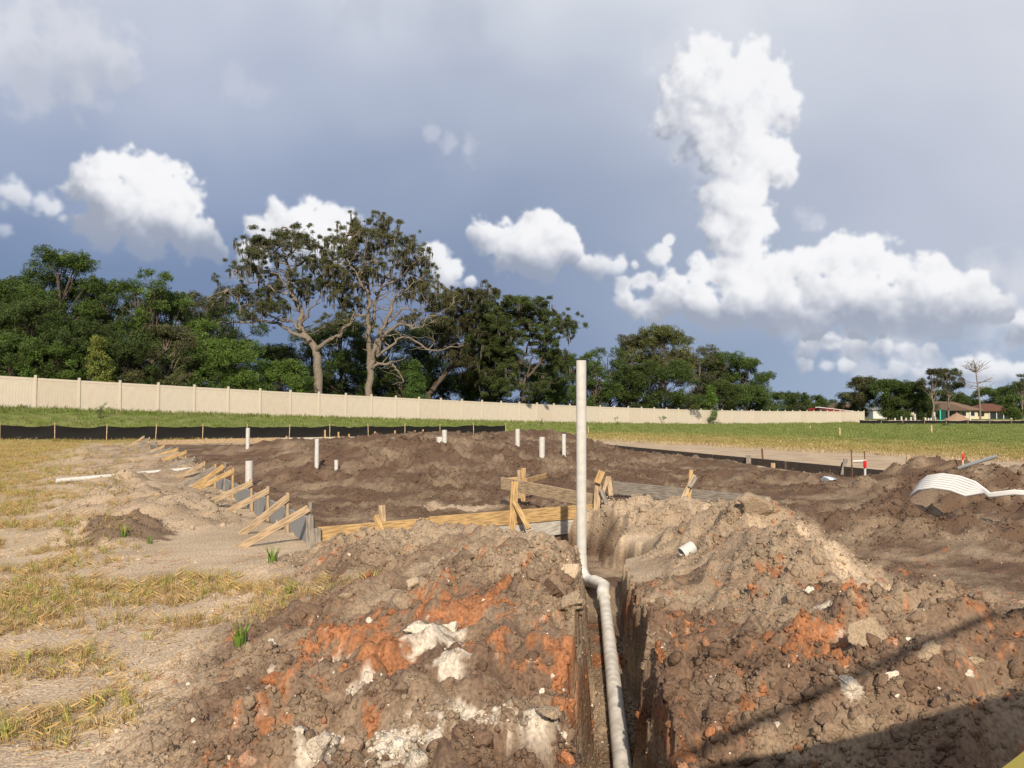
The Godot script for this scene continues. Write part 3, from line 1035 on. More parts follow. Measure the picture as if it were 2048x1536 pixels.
func build_fence() -> void:
	var cream := mat("cream", lin(0.53, 0.48, 0.40), 0.5, grain_texture(61, Vector2i(256, 256), 0.02, 3, 0.92, 1.03), Vector3(0.35, 0.35, 0.35))
	var creams := [cream]
	for k in 3:
		var v := cream.duplicate() as StandardMaterial3D
		v.albedo_color = [lin(0.51, 0.458, 0.378), lin(0.545, 0.495, 0.415), lin(0.52, 0.478, 0.405)][k]
		creams.append(v)
	var f := thing("vinyl_fence", "long cream vinyl privacy fence along the top of the grass bank", "fence")
	var post := box_mesh(Vector3(0.127, 2.0, 0.127), 0.006)
	var cap := begin()
	add_box(cap, Vector3(0, 0.012, 0), Vector3(0.15, 0.024, 0.15), 0.004)
	for k in 4:
		var a := TAU * k / 4 + PI / 4
		var b := TAU * (k + 1) / 4 + PI / 4
		tri(cap, Vector3(cos(a) * 0.1, 0.0241, sin(a) * 0.1), Vector3(cos(b) * 0.1, 0.0241, sin(b) * 0.1), Vector3(0, 0.06, 0), Vector3(0, -1, 0))
	cap.generate_normals()
	var cap_mesh := cap.commit()
	var lengths := [2.44, 2.15]
	var panels := [panel_mesh(2.44 - 0.12), panel_mesh(2.15 - 0.12)]
	var rails := [box_mesh(Vector3(2.32, 0.14, 0.045), 0.006), box_mesh(Vector3(2.03, 0.14, 0.045), 0.006)]
	var p := FENCE_A - FENCE_DIR * 2.44 * 4.0
	var dir := FENCE_DIR
	var u := -2.44 * 4.0
	for k in 57:
		var kind := 0 if k < 39 else 1
		if k == 39:
			dir = Vector2(0.703, 0.711)
		var step: float = lengths[kind]
		if k == 39:
			step = 0.6
		var q := p + dir * step
		var h0 := fence_base(u)
		var h1 := fence_base(u + step)
		part("post", post, cream, f, Transform3D(Basis(Vector3.UP, atan2(dir.y, dir.x)), Vector3(p.x, h0 + 0.9, -p.y)))
		part("post_cap", cap_mesh, cream, f, Transform3D(Basis(Vector3.UP, atan2(dir.y, dir.x)), Vector3(p.x, h0 + 1.9, -p.y)))
		if k < 56:
			var run := Vector3(q.x - p.x, h1 - h0, -(q.y - p.y)).normalized()
			var across := run.cross(Vector3.UP).normalized()
			var b := Basis(run, across.cross(run), across)
			var mid := Vector3((p.x + q.x) * 0.5, (h0 + h1) * 0.5, -(p.y + q.y) * 0.5)
			if k == 39:
				b = b * Basis.from_scale(Vector3(0.23, 1, 1))
			var tone: StandardMaterial3D = creams[(k * 7 + k / 3) % 4]
			var pn := part("panel", panels[kind], tone, f, Transform3D(b, mid))
			part("rail", rails[kind], cream, pn, Transform3D(Basis.IDENTITY, Vector3(0, 1.72, 0)))
			part("rail", rails[kind], cream, pn, Transform3D(Basis.IDENTITY, Vector3(0, 0.07, 0)))
		u += step
		p = q

func silt_fence(called: String, label: String, a: Vector2, b: Vector2, spans: int, tall: float, seed_: int, by_terrain := true) -> void:
	var r := RandomNumberGenerator.new()
	r.seed = seed_
	var cloth := mat("silt_cloth", lin(0.012, 0.012, 0.013), 0.75, speckle, Vector3(3, 3, 3))
	var lath := mat("lath", lin(0.52, 0.40, 0.25), 0.85, wood_grain, Vector3(1, 1, 1))
	var f := thing(called, label, "silt fence")
	var run := (b - a) / spans
	var across := Vector3(-run.y, 0, -run.x).normalized()
	for k in spans:
		var st := begin()
		st.set_smooth_group(1)
		var n := 8
		var p0 := []
		for i in n + 1:
			var t := float(i) / n
			var p := a + run * (k + t)
			var base := height(p.x, p.y) - 0.03 if by_terrain else 0.0
			var sag := 0.10 * sin(PI * t) * r.randf_range(0.3, 1.0)
			var top := base + tall * r.randf_range(0.97, 1.03) - sag
			var col := []
			for j in 5:
				var v := float(j) / 4.0
				var off := across * (0.07 * sin(PI * t) * sin(PI * v) + r.randf_range(-0.012, 0.012))
				col.append(Vector3(p.x, lerpf(base, top, v), -p.y) + off)
			p0.append(col)
		for side in [1, -1]:
			for i in n:
				for j in 4:
					var o: Vector3 = across * 0.004 * side
					var c: Vector3 = p0[i][j] - across * side
					quad(st, p0[i][j] + o, p0[i + 1][j] + o, p0[i + 1][j + 1] + o, p0[i][j + 1] + o, c)
		st.generate_normals()
		part("cloth_panel", st.commit(), cloth, f)
	var stake := box_mesh(Vector3(0.04, 1.15, 0.03), 0.003)
	for k in spans + 1:
		var p := a + run * k
		var base := height(p.x, p.y) if by_terrain else 0.0
		var w := Vector3(p.x, base + tall - 0.45, -p.y) - across * 0.03
		part("stake", stake, lath, f, Transform3D(Basis.from_euler(Vector3(r.randf_range(-0.04, 0.04), 0, r.randf_range(-0.05, 0.05))), w))

# ------------------------------------------------------------------ timber
var wood_kinds := []
func wood(kind: int) -> StandardMaterial3D:
	# 0 fresh yellow pine, 1 weathered grey, 2 pale brown, 3 dark stained
	var c: Color = [lin(0.47, 0.32, 0.155), lin(0.26, 0.235, 0.205), lin(0.44, 0.33, 0.215), lin(0.085, 0.07, 0.06)][kind]
	var m := mat("wood%d" % kind, c, 0.85, wood_grain, Vector3(0.4, 4.0, 4.0))
	m.uv1_triplanar_sharpness = 4.0
	return m

# a board from a to b (its long axis), tall along up, thin across
func board(called: String, parent: Node, a: Vector3, b: Vector3, tall: float, thick: float, m: Material, up := Vector3.UP) -> MeshInstance3D:
	var x := (b - a).normalized()
	var z := x.cross(up).normalized()
	var y := z.cross(x)
	var mesh := box_mesh(Vector3(a.distance_to(b), tall, thick), 0.004)
	return part(called, mesh, m, parent, Transform3D(Basis(x, y, z), (a + b) * 0.5))

func stake_at(parent: Node, p: Vector3, tall: float, m: Material, wide := 0.085, lean := Vector3.ZERO, facing := Vector3.BACK, thick := 0.04) -> void:
	board("stake", parent, p - Vector3(0, 0.15, 0), p + Vector3(0, tall, 0) + lean, wide, thick, m, facing.cross(Vector3.UP).normalized())

func on_ground(x: float, d: float) -> Vector3:
	return Vector3(x, height(x, d), -d)

func build_forms() -> void:
	rng.seed = 9
	var grey_panel := mat("grey_panel", lin(0.30, 0.31, 0.32), 0.9, speckle, Vector3(9, 9, 9))
	# left side
	var fl := Vector2(-2.39, 10.6)
	var bl := Vector2(-18.5, 43.6)
	var f := thing("timber_formwork", "left side formwork of grey boards with many slanted braces running away", "formwork")
	var dir := (bl - fl).normalized()
	var out := Vector3(-dir.y, 0, -dir.x)     # away from the pad, to the left
	if out.x > 0: out = -out
	var len_ := fl.distance_to(bl)
	var s := 0.0
	var k := 0
	while s < len_ - 0.5:
		var e := minf(s + 3.66, len_)
		var p := fl + dir * (s + 0.01)
		var q := fl + dir * (e - 0.01)
		board("form_board", f, Vector3(p.x, 0.14, -p.y), Vector3(q.x, 0.14, -q.y), 0.34, 0.035, grey_panel if k < 3 else wood([2, 1, 0][k % 3]))
		s = e
		k += 1
	# stakes and braces: metres along, brace foot out, height, colour, how the stake looks
	var braces := [[0.12, 0.81, 0.47, 2, 1], [1.35, 0.64, 0.49, 2, 2], [2.75, 0.64, 0.47, 2, 2], [4.1, 0.72, 0.49, 2, 2], [6.2, 0.68, 0.55, 0, 0], [7.3, 0.59, 0.59, 0, 1], [8.6, 0.77, 0.49, 1, 0], [10.6, 0.59, 0.45, 2, 2], [12.4, 0.59, 0.49, 1, 1], [14.6, 0.68, 0.55, 0, 0], [16.8, 0.68, 0.55, 0, 2], [19.0, 0.68, 0.49, 1, 1], [21.5, 0.68, 0.49, 2, 2], [25.0, 0.77, 0.53, 1, 1], [29.0, 0.77, 0.55, 1, 2], [33.0, 0.77, 0.53, 2, 1]]
	for b in braces:
		var p := fl + dir * float(b[0])
		var g := Vector3(p.x, 0.0, -p.y) + out * 0.042
		stake_at(f, g, b[2] + 0.04, wood(b[4]), 0.085, Vector3(rng.randf_range(-0.02, 0.02), 0, rng.randf_range(-0.02, 0.02)), out)
		var foot := g + out * float(b[1]) + Vector3(dir.x, 0, -dir.y) * rng.randf_range(-0.15, 0.1)
		foot.y = height(foot.x, -foot.z) - 0.02
		var head := g + out * 0.01 + Vector3(dir.x, 0, -dir.y) * -0.065 + Vector3(0, b[2] - 0.02, 0)
		board("brace", f, foot, head, 0.088, 0.038, wood(b[3]), Vector3.UP)
	# front
	f = thing("timber_formwork", "front formwork of two stacked planks, yellow above grey, behind the upright pipe", "formwork")
	var fr := Vector2(1.62, 12.93)
	dir = (fr - fl).normalized()
	var a3 := Vector3(fl.x + 0.05, 0.13, -fl.y)
	var b3 := Vector3(fr.x, 0.20, -fr.y)
	var cut := a3.lerp(b3, 0.32)
	board("form_board", f, a3, cut - Vector3(0.004, 0, 0), 0.19, 0.04, wood(0))
	board("form_board", f, cut + Vector3(0.004, 0.015, 0), b3, 0.19, 0.04, wood(0))
	board("form_board", f, a3.lerp(b3, 0.36) - Vector3(0, 0.195, 0), a3.lerp(b3, 0.93) - Vector3(0, 0.195, 0), 0.19, 0.04, mat("pale_plank", lin(0.46, 0.44, 0.40), 0.85, wood_grain, Vector3(0.5, 7, 5)))
	var face := Vector3(dir.y, 0, dir.x)      # toward the camera
	board("corner_post", f, Vector3(fl.x - 0.03, -0.15, -fl.y + 0.06), Vector3(fl.x - 0.03, 0.37, -fl.y + 0.06), 0.09, 0.045, wood(1), Vector3.RIGHT)
	board("corner_post", f, Vector3(fl.x + 0.06, -0.15, -fl.y + 0.075), Vector3(fl.x + 0.06, 0.22, -fl.y + 0.075), 0.09, 0.045, wood(1), Vector3.RIGHT)
	# two leaning stakes at the left
	var st0 := at(763, 1062, 11.05)
	board("stake", f, st0 + Vector3(0.03, -0.15, 0.0), st0 + Vector3(0.0, 0.32, -0.03), 0.085, 0.035, wood(2), Vector3.RIGHT)
	board("stake", f, at(768, 1075, 10.85), at(752, 1030, 10.9), 0.075, 0.035, wood(0), Vector3.RIGHT)
	# the tall yellow stake with its brace
	board("stake", f, at(1024, 1066, 11.85), at(1030, 963, 11.9), 0.10, 0.04, wood(0), Vector3.RIGHT)
	board("brace", f, at(1058, 1058, 11.6), at(1028, 1003, 11.86), 0.07, 0.035, wood(0), Vector3.RIGHT)
	# the pair at the right end
	board("stake", f, at(1192, 1036, 12.45), at(1196, 966, 12.5), 0.09, 0.04, wood(2), Vector3.RIGHT)
	board("stake", f, at(1194, 966, 12.42), at(1204, 942, 12.42), 0.095, 0.04, wood(0), Vector3.RIGHT)
	board("brace", f, at(1232, 1056, 12.2), at(1202, 980, 12.4), 0.06, 0.04, wood(1), Vector3.RIGHT)
	# raised plank running back into the pad
	f = thing("timber_formwork", "raised yellow plank on stakes standing inside the pad", "formwork")
	board("plank", f, at(1004, 966, 15.0), at(1188, 1002, 12.75), 0.20, 0.045, wood(2))
	for q in [[1046, 1000, 936, 15.3, 0], [1038, 985, 940, 15.5, 2]]:
		board("stake", f, at(q[0], q[1] + 12, q[3]), at(q[0] + 1, q[2], q[3]), 0.08, 0.04, wood(q[4]), Vector3.RIGHT)
	board("brace", f, at(1002, 962, 15.6), at(1052, 957, 15.55), 0.09, 0.04, wood(0))
	board("brace", f, at(1052, 962, 15.5), at(1092, 951, 16.6), 0.09, 0.04, wood(0))
	# grey board to the right of it
	f = thing("timber_formwork", "weathered dark board held by leaning stakes behind the sand mound", "formwork")
	board("form_board", f, at(1226, 975, 16.6), at(1540, 1008, 14.6), 0.24, 0.04, wood(1))
	board("stake", f, at(1222, 992, 16.2), at(1217, 953, 16.3), 0.085, 0.04, wood(2), Vector3.RIGHT)
	board("stake", f, at(1205, 990, 16.2), at(1215, 953, 16.3), 0.06, 0.04, wood(2), Vector3.RIGHT)
	board("brace", f, at(1355, 1022, 14.9), at(1388, 950, 15.3), 0.08, 0.04, wood(2), Vector3.RIGHT)
	board("brace", f, at(1377, 1016, 15.2), at(1382, 940, 15.35), 0.07, 0.04, wood(0), Vector3.RIGHT)
	board("brace", f, at(1379, 975, 15.1), at(1392, 954, 15.2), 0.07, 0.04, wood(1), Vector3.RIGHT)
	# right side
	f = thing("timber_formwork", "long dark formwork along the far right side of the pad", "formwork")
	var ra := at(1790, 957, 20.5)
	var rb := at(1312, 910, 33.0)
	var rc := at(1195, 896, 39.0)
	var rd := at(960, 878, 50.0)
	for seg in [[ra, ra.lerp(rb, 0.34)], [ra.lerp(rb, 0.345), ra.lerp(rb, 0.66)], [ra.lerp(rb, 0.665), rb], [rb + Vector3(0, 0.05, 0), rc], [rc, rd]]:
		var p0: Vector3 = seg[0]
		var p1: Vector3 = seg[1]
		board("form_board", f, Vector3(p0.x, maxf(p0.y, 0.08), p0.z), Vector3(p1.x, maxf(p1.y, 0.08), p1.z), 0.32, 0.04, wood(3))
	for q in [[1497, 927, 910, 26.5, 1, 0.15], [1492, 926, 915, 26.7, 3, 0.08], [1685, 942, 917, 22.3, 1, 0.11], [1679, 942, 925, 22.5, 3, 0.06], [1546, 934, 926, 25.2, 2, 0.12], [1268, 905, 897, 35.0, 3, 0.13], [1178, 893, 888, 39.5, 3, 0.1], [1365, 913, 909, 31.0, 3, 0.2], [1811, 950, 913, 19.8, 2, 0.1]]:
		board("stake", f, at(q[0], q[1] + 8, q[3]), at(q[0] + (7 if q[0] > 1600 else 0), q[2], q[3]), q[5], 0.04, wood(q[4]), Vector3.RIGHT)
	# back
	f = thing("timber_formwork", "low formwork with short pale stakes along the far edge of the pad", "formwork")
	board("form_board", f, at(285, 886, 43.5), at(560, 879, 47.5), 0.22, 0.04, wood(2))
	board("form_board", f, at(561, 878, 47.5), at(860, 873, 52.0), 0.12, 0.04, mat("pale_edge", lin(0.42, 0.38, 0.33), 0.9))
	for q in [[330, 879], [413, 876], [463, 876], [497, 878], [516, 875], [573, 872], [580, 875], [650, 860], [677, 864], [698, 868], [750, 863], [790, 861], [830, 861], [846, 859]]:
		var dd: float = 43.5 + (q[0] - 285.0) * 0.0148
		board("stake", f, at(q[0], 884, dd - 0.06), at(q[0], q[1], dd - 0.06), 0.09, 0.04, wood(0 if q[1] < 870 else 2), Vector3.RIGHT)

# ------------------------------------------------------------------ pipes and small things
func build_pipes() -> void:
	var white := mat("pvc", lin(0.52, 0.52, 0.50), 0.35, grain_texture(71, Vector2i(256, 256), 0.03, 4, 0.86, 1.03, 1.5), Vector3(1.2, 1.2, 1.2), 0.5)
	var dirty := mat("pvc_dirty", lin(0.70, 0.67, 0.62), 0.5, grain_texture(72, Vector2i(256, 256), 0.03, 5, 0.66, 1.04, 2.2), Vector3(0.9, 0.9, 0.9), 0.4)
	var purple := mat("primer", lin(0.30, 0.24, 0.42), 0.5)
	# the tall upright with its bend and the run in the trench
	var t := thing("drain_pipe", "tall white drain pipe standing in a pit, bending into the trench toward the viewer", "pipe")
	var foot := at(1163, 1128, 9.9)
	var head := at(1162.5, 721, 9.85)
	var st := begin()
	var r := 0.0565
	part("upright", pipe_mesh(r, head.distance_to(foot)), white, t, Transform3D(Basis(Quaternion(Vector3.UP, (head - foot).normalized())), foot))
	var e0 := foot + Vector3(0.03, -0.13, 0.05)
	var bend := [foot + Vector3(0, 0.10, 0), foot + Vector3(0, -0.02, 0), foot + Vector3(0.01, -0.08, 0.015), e0, e0 + Vector3(0.05, -0.045, 0.1)]
	add_tube(st, bend, [r * 1.13, r * 1.13, r * 1.1, r * 1.08, r * 1.08], 20)
	st.generate_normals()
	part("bend", st.commit(), white, t)
	st = begin()
	add_tube(st, [foot + Vector3(0, 0.10, 0), foot + Vector3(0, 0.112, 0)], [r * 1.03, r * 1.03], 20)
	st.generate_normals()
	part("primer_ring", st.commit(), purple, t)
	st = begin()
	var el := at(1203, 1168, 9.25)
	var run_top := at(1211, 1215, 8.75)
	add_tube(st, [e0 + Vector3(0.04, -0.035, 0.08), e0.lerp(el, 0.6), el + (e0 - el).normalized() * 0.10, el + Vector3(0.02, -0.01, 0.07), el.lerp(run_top, 0.35), el.lerp(run_top, 0.6)], [r * 1.08, r * 1.08, r * 1.12, r * 1.16, r * 1.14, r * 1.13], 20)
	st.generate_normals()
	part("elbow", st.commit(), dirty, t)
	st = begin()
	var pts := [el.lerp(run_top, 0.5), run_top]
	for q in [0.25, 0.5, 0.75, 1.0, 1.3, 1.6]:
		pts.append(run_top.lerp(at(1243, 1515, 5.35), q))
	var radii := []
	for q in pts:
		radii.append(r)
	add_tube(st, pts, radii, 24)
	st.generate_normals()
	part("trench_run", st.commit(), dirty, t)
	# stubs: x, base y, top y, radius, collar, label
	var stubs := [
		[495, 895, 856, 0.056, false, "thin white pipe stub farthest left, before the black silt fence"],
		[633, 944, 878, 0.046, false, "tall white pipe stub left of centre with a shorter stub beside it"],
		[672.5, 944, 920, 0.042, false, "short white pipe stub right of the taller one"],
		[497.5, 976, 922, 0.075, true, "thick white pipe stub with a collar near the left formwork"],
		[889, 894, 860, 0.06, false, "white pipe stub behind the middle heap beside a shorter one"],
		[880, 887, 874, 0.09, false, "very short wide white stub behind the middle heap"],
		[1035, 893, 858, 0.06, false, "white pipe stub just right of the silt fence end"],
		[1083.5, 916, 874, 0.07, false, "white pipe stub with a second pipe touching it"],
		[1088, 895, 875, 0.05, false, "white pipe half hidden behind the thicker stub"],
		[1128, 919, 868, 0.05, false, "slim white pipe stub nearest the tall pipe on its left"]]
	for q in stubs:
		var g := ground_at(q[0], q[1])
		if q[0] == 1088: g = on_ground(g.x - 0.5, 29.0)
		var tall: float = at(q[0], q[2], -g.z).y - g.y
		var o := thing("pipe_stub", q[5], "pipe", g - Vector3(0, 0.1, 0), 0.0, "white pipe stubs in the pad")
		part("tube", pipe_mesh(q[3], tall + 0.1, q[4]), white, o, Transform3D(Basis.from_euler(Vector3(rng.randf_range(-0.02, 0.02), 0, rng.randf_range(-0.02, 0.02))), Vector3.ZERO))
	# long pipe lying at the left
	var la := at(112, 962, 19.2)
	var lb := at(402, 937, 21.2)
	var lo := thing("lying_pipe", "long white pipe lying across a sand mound, resting on the left formwork", "pipe")
	part("tube", pipe_mesh(0.052, la.distance_to(lb)), white, lo, Transform3D(Basis(Quaternion(Vector3.UP, (lb - la).normalized())), la))
	# a mound of sand over its middle
	# the loose coupling
	var cg := ground_at(1375, 1122)
	var co := thing("pipe_coupling", "short white pipe coupling lying on the right heap", "pipe", cg + Vector3(0, 0.06, 0))
	part("sleeve", lathe([[0.055, -0.07], [0.062, -0.07], [0.064, -0.066], [0.064, 0.066], [0.062, 0.07], [0.055, 0.07], [0.053, 0.0], [0.055, -0.07]], 28), white, co, Transform3D(Basis.from_euler(Vector3(0.3, 0.5, -1.1)), Vector3.ZERO))
	# water stub with a red valve between two steel bars
	var rust := mat("rust", lin(0.13, 0.065, 0.04), 0.8)
	var red := mat("red_paint", lin(0.50, 0.02, 0.02), 0.4)
	var wo := thing("water_stub", "white angled water pipe with a red valve in front of the dark formwork", "pipe")
	var c0 := at(1730, 962, 19.6)
	var c1 := at(1730, 921, 19.6)
	var c2 := at(1706, 923, 19.7)
	st = begin()
	add_tube(st, [c0 - Vector3(0, 0.2, 0), c1], [0.026, 0.026], 12)
	add_tube(st, [c1 + Vector3(0.03, -0.01, 0), c2], [0.03, 0.03], 12)
	st.generate_normals()
	part("tube", st.commit(), white, wo)
	st = begin()
	add_tube(st, [at(1730, 936, 19.58), at(1730, 931, 19.58), at(1730, 925, 19.58), at(1730, 921, 19.58)], [0.028, 0.036, 0.036, 0.03], 12)
	st.generate_normals()
	part("valve", st.commit(), red, wo)
	var bars := [[1703.5, 958, 898, 19.9, 0.013, "rusty steel bar left of the white angled pipe"], [1730, 950, 902, 20.4, 0.012, "rusty steel bar behind the red valve"], [1525, 925, 897, 28.0, 0.03, "rusty bar standing in the sand beyond the dark formwork"]]
	for q in bars:
		var o := thing("steel_bar", q[5], "steel bar", Vector3.ZERO)
		st = begin()
		add_tube(st, [at(q[0] + 2, q[1] + 10, q[3]), at(q[0], (q[1] + q[2]) * 0.5, q[3]), at(q[0] - 1, q[2], q[3])], [q[4], q[4], q[4]], 8)
		st.generate_normals()
		part("bar", st.commit(), rust, o)
	# crumpled foil
	var foil := mat("foil", lin(0.72, 0.74, 0.76), 0.18)
	foil.metallic = 0.9
	var fo := thing("foil_bag", "crumpled silver foil bag lying at the foot of the dark formwork", "bag", at(1655, 955, 19.2))
	var fm := clod_mesh(300, 4)
	var fs := SurfaceTool.new()
	fs.create_from(fm, 0)
	fs.deindex()
	fs.generate_normals()
	part("foil", fs.commit(), foil, fo, Transform3D(Basis.from_scale(Vector3(0.24, 0.12, 0.16)), Vector3(0, -0.02, 0)))
	# bundle of white tubing at the right
	var bo := thing("tubing_bundle", "arching bundle of white flexible tubing draped over heap at right edge", "tubing")
	for k in 13:
		var row := k % 7
		var deep := (k / 7) * 0.035
		var y := -row * 6.0
		var path := []
		for q in [[1840, 965, 13.2], [1856, 953, 12.9], [1885, 949, 12.7], [1920, 954, 12.5], [1950, 965, 12.3], [1970, 980, 12.1], [1980, 988, 12.0], [1995, 986, 11.9], [2030, 982, 11.7], [2075, 986, 11.5], [2130, 1000, 11.3]]:
			var sq: float = 1.0 if q[0] < 1955 else (0.35 if q[0] > 1965 else 0.7)
			path.append(at(q[0] - row * (3.0 if q[0] < 1960 else 0.0), q[1] - y * sq * 0.72 * (0.55 if q[0] > 1955 else 1.0), q[2] + deep) - Vector3(0, 0.0, 0))
		var rr := []
		for q in path:
			rr.append(0.021)
		st = begin()
		add_tube(st, path, rr, 10)
		st.generate_normals()
		part("tube", st.commit(), mat("white_tubing", lin(0.68, 0.68, 0.67), 0.4), bo)
	# grey conduit poking out of the heap
	var go := thing("grey_conduit", "grey plastic conduit slanting out of the heap at right", "pipe")
	var ga := at(1905, 940, 17.6)
	var gb := at(1995, 912, 17.0)
	part("tube", pipe_mesh(0.035, ga.distance_to(gb)), mat("grey_pvc", lin(0.26, 0.28, 0.30), 0.4), go, Transform3D(Basis(Quaternion(Vector3.UP, (gb - ga).normalized())), ga))
	# survey stakes
	var lath := mat("lath", lin(0.52, 0.40, 0.25), 0.85, wood_grain, Vector3(1, 1, 1))
	for q in [[1926, 937, 904, 0.035, "survey stake with red ribbon standing behind heap at right", true], [1680, 873, 855, 0.10, "pale survey stake alone in the field, left of the far one", false], [1863.5, 866, 850, 0.12, "pale survey stake in the green field under the far dirt pile", false], [1177, 869, 853, 0.06, "thin pale survey stake in grass just right of the tall pipe", false], [1621, 858, 851, 0.08, "tiny pale stake in the grass before the far fence", false]]:
		var g := ground_at(q[0], q[1])
		var top := at(q[0] - 1, q[2], -g.z)
		var o := thing("survey_stake", q[4], "stake", g, 0.0, "survey stakes")
		part("lath", box_mesh(Vector3(q[3], top.y - g.y + 0.2, 0.02), 0.003), lath, o, Transform3D(Basis.from_euler(Vector3(0, 0, 0.03)), Vector3(0, (top.y - g.y) * 0.5 - 0.1, 0)))
		if q[5]:
			var rs := begin()
			add_tube(rs, [Vector3(-0.02, 0, 0), Vector3(0.01, 0.07, 0.01), Vector3(0, 0.15, 0), Vector3(0.02, 0.16, 0)], [0.012, 0.025, 0.02, 0.008], 6)
			rs.generate_normals()
			part("ribbon", rs.commit(), red, o, Transform3D(Basis.IDENTITY, Vector3(0, top.y - g.y - 0.17, 0)))

# ------------------------------------------------------------------ trees
func leaf_clump(seed_: int, leaves: int, radius: float, size: float) -> ArrayMesh:
	var r := RandomNumberGenerator.new()
	r.seed = seed_
	var st := begin()
	st.set_smooth_group(-1)
	for k in leaves:
		var dir := Vector3(r.randfn(), r.randfn(), r.randfn()).normalized()
		var c := dir * radius * pow(r.randf(), 0.5)
		c.y *= 0.75
		var b := Basis.from_euler(Vector3(r.randf() * TAU, r.randf() * TAU, r.randf() * TAU))
		var l := size * r.randf_range(0.6, 1.2)
		var v := r.randf_range(0.7, 1.25)
		st.set_color(Color(v, v, v * r.randf_range(0.8, 1.1)))
		var p := [c - b.x * l * 0.6, c + b.y * l * 0.3, c + b.x * l * 0.6, c - b.y * l * 0.3]
		for q in [0, 1, 2, 0, 2, 3]:
			st.add_vertex(p[q])
	st.generate_normals()
	return st.commit()

var clumps := {}
func leaf_material() -> StandardMaterial3D:
	if mats.has("leaf"):
		return mats["leaf"]
	var m := StandardMaterial3D.new()
	m.vertex_color_use_as_albedo = true
	m.roughness = 0.6
	m.metallic_specular = 0.3
	m.backlight = Color(0.30, 0.36, 0.12)
	m.cull_mode = BaseMaterial3D.CULL_DISABLED
	mats["leaf"] = m
	return m

# leaves spread through lobes: [centre, radii]
func crown(parent: Node, lobes: Array, per: float, size: float, c: Vector3, called := "crown", hollow := 0.45) -> void:
	var rows := PackedFloat32Array()
	for l in lobes:
		var rr: Vector3 = l[1]
		var n := int(per * pow(rr.x * rr.y * rr.z, 0.667) * (l[2] if l.size() > 2 else 1.0))
		var tone := rng.randf_range(0.78, 1.22)
		for k in n:
			var dir := Vector3(rng.randfn(), rng.randfn(), rng.randfn()).normalized()
			var p: Vector3 = l[0] + dir * rr * (hollow + (1.0 - hollow) * rng.randf()) * rng.randf_range(0.85, 1.12)
			var t := tone * rng.randf_range(0.7, 1.3)
			var s := size * rng.randf_range(0.7, 1.3)
			var warm := rng.randf_range(0.9, 1.15)
			put(rows, any_turn().scaled(Vector3(s, s * 0.8, s)), p, Color(c.x * t * warm, c.y * t, c.z * t))
	scatter(called, "", "", clump_of(0), leaf_material(), rows, parent)

func clump_of(kind: int) -> ArrayMesh:
	if not clumps.has(kind):
		clumps[kind] = leaf_clump(70, 22, 1.0, 0.42) if kind == 0 else leaf_clump(71, 16, 1.0, 0.3)
	return clumps[kind]

func bark(kind := 0) -> StandardMaterial3D:
	return mat("bark%d" % kind, [lin(0.22, 0.175, 0.135), lin(0.12, 0.095, 0.075), lin(0.235, 0.20, 0.165)][kind], 0.95, wood_grain, Vector3(1.2, 0.35, 1.2))

func wiggle(a: Vector3, b: Vector3, n: int, amp: float) -> Array:
	var out := []
	for i in n + 1:
		var t := float(i) / n
		var p := a.lerp(b, t)
		if i > 0 and i < n:
			p += Vector3(rng.randf_range(-1, 1), rng.randf_range(-0.6, 1), rng.randf_range(-1, 1)) * amp
		out.append(p)
	return out

func taper(n: int, r0: float, r1: float) -> Array:
	var out := []
	for i in n:
		out.append(lerpf(r0, r1, float(i) / maxf(n - 1, 1)))
	return out

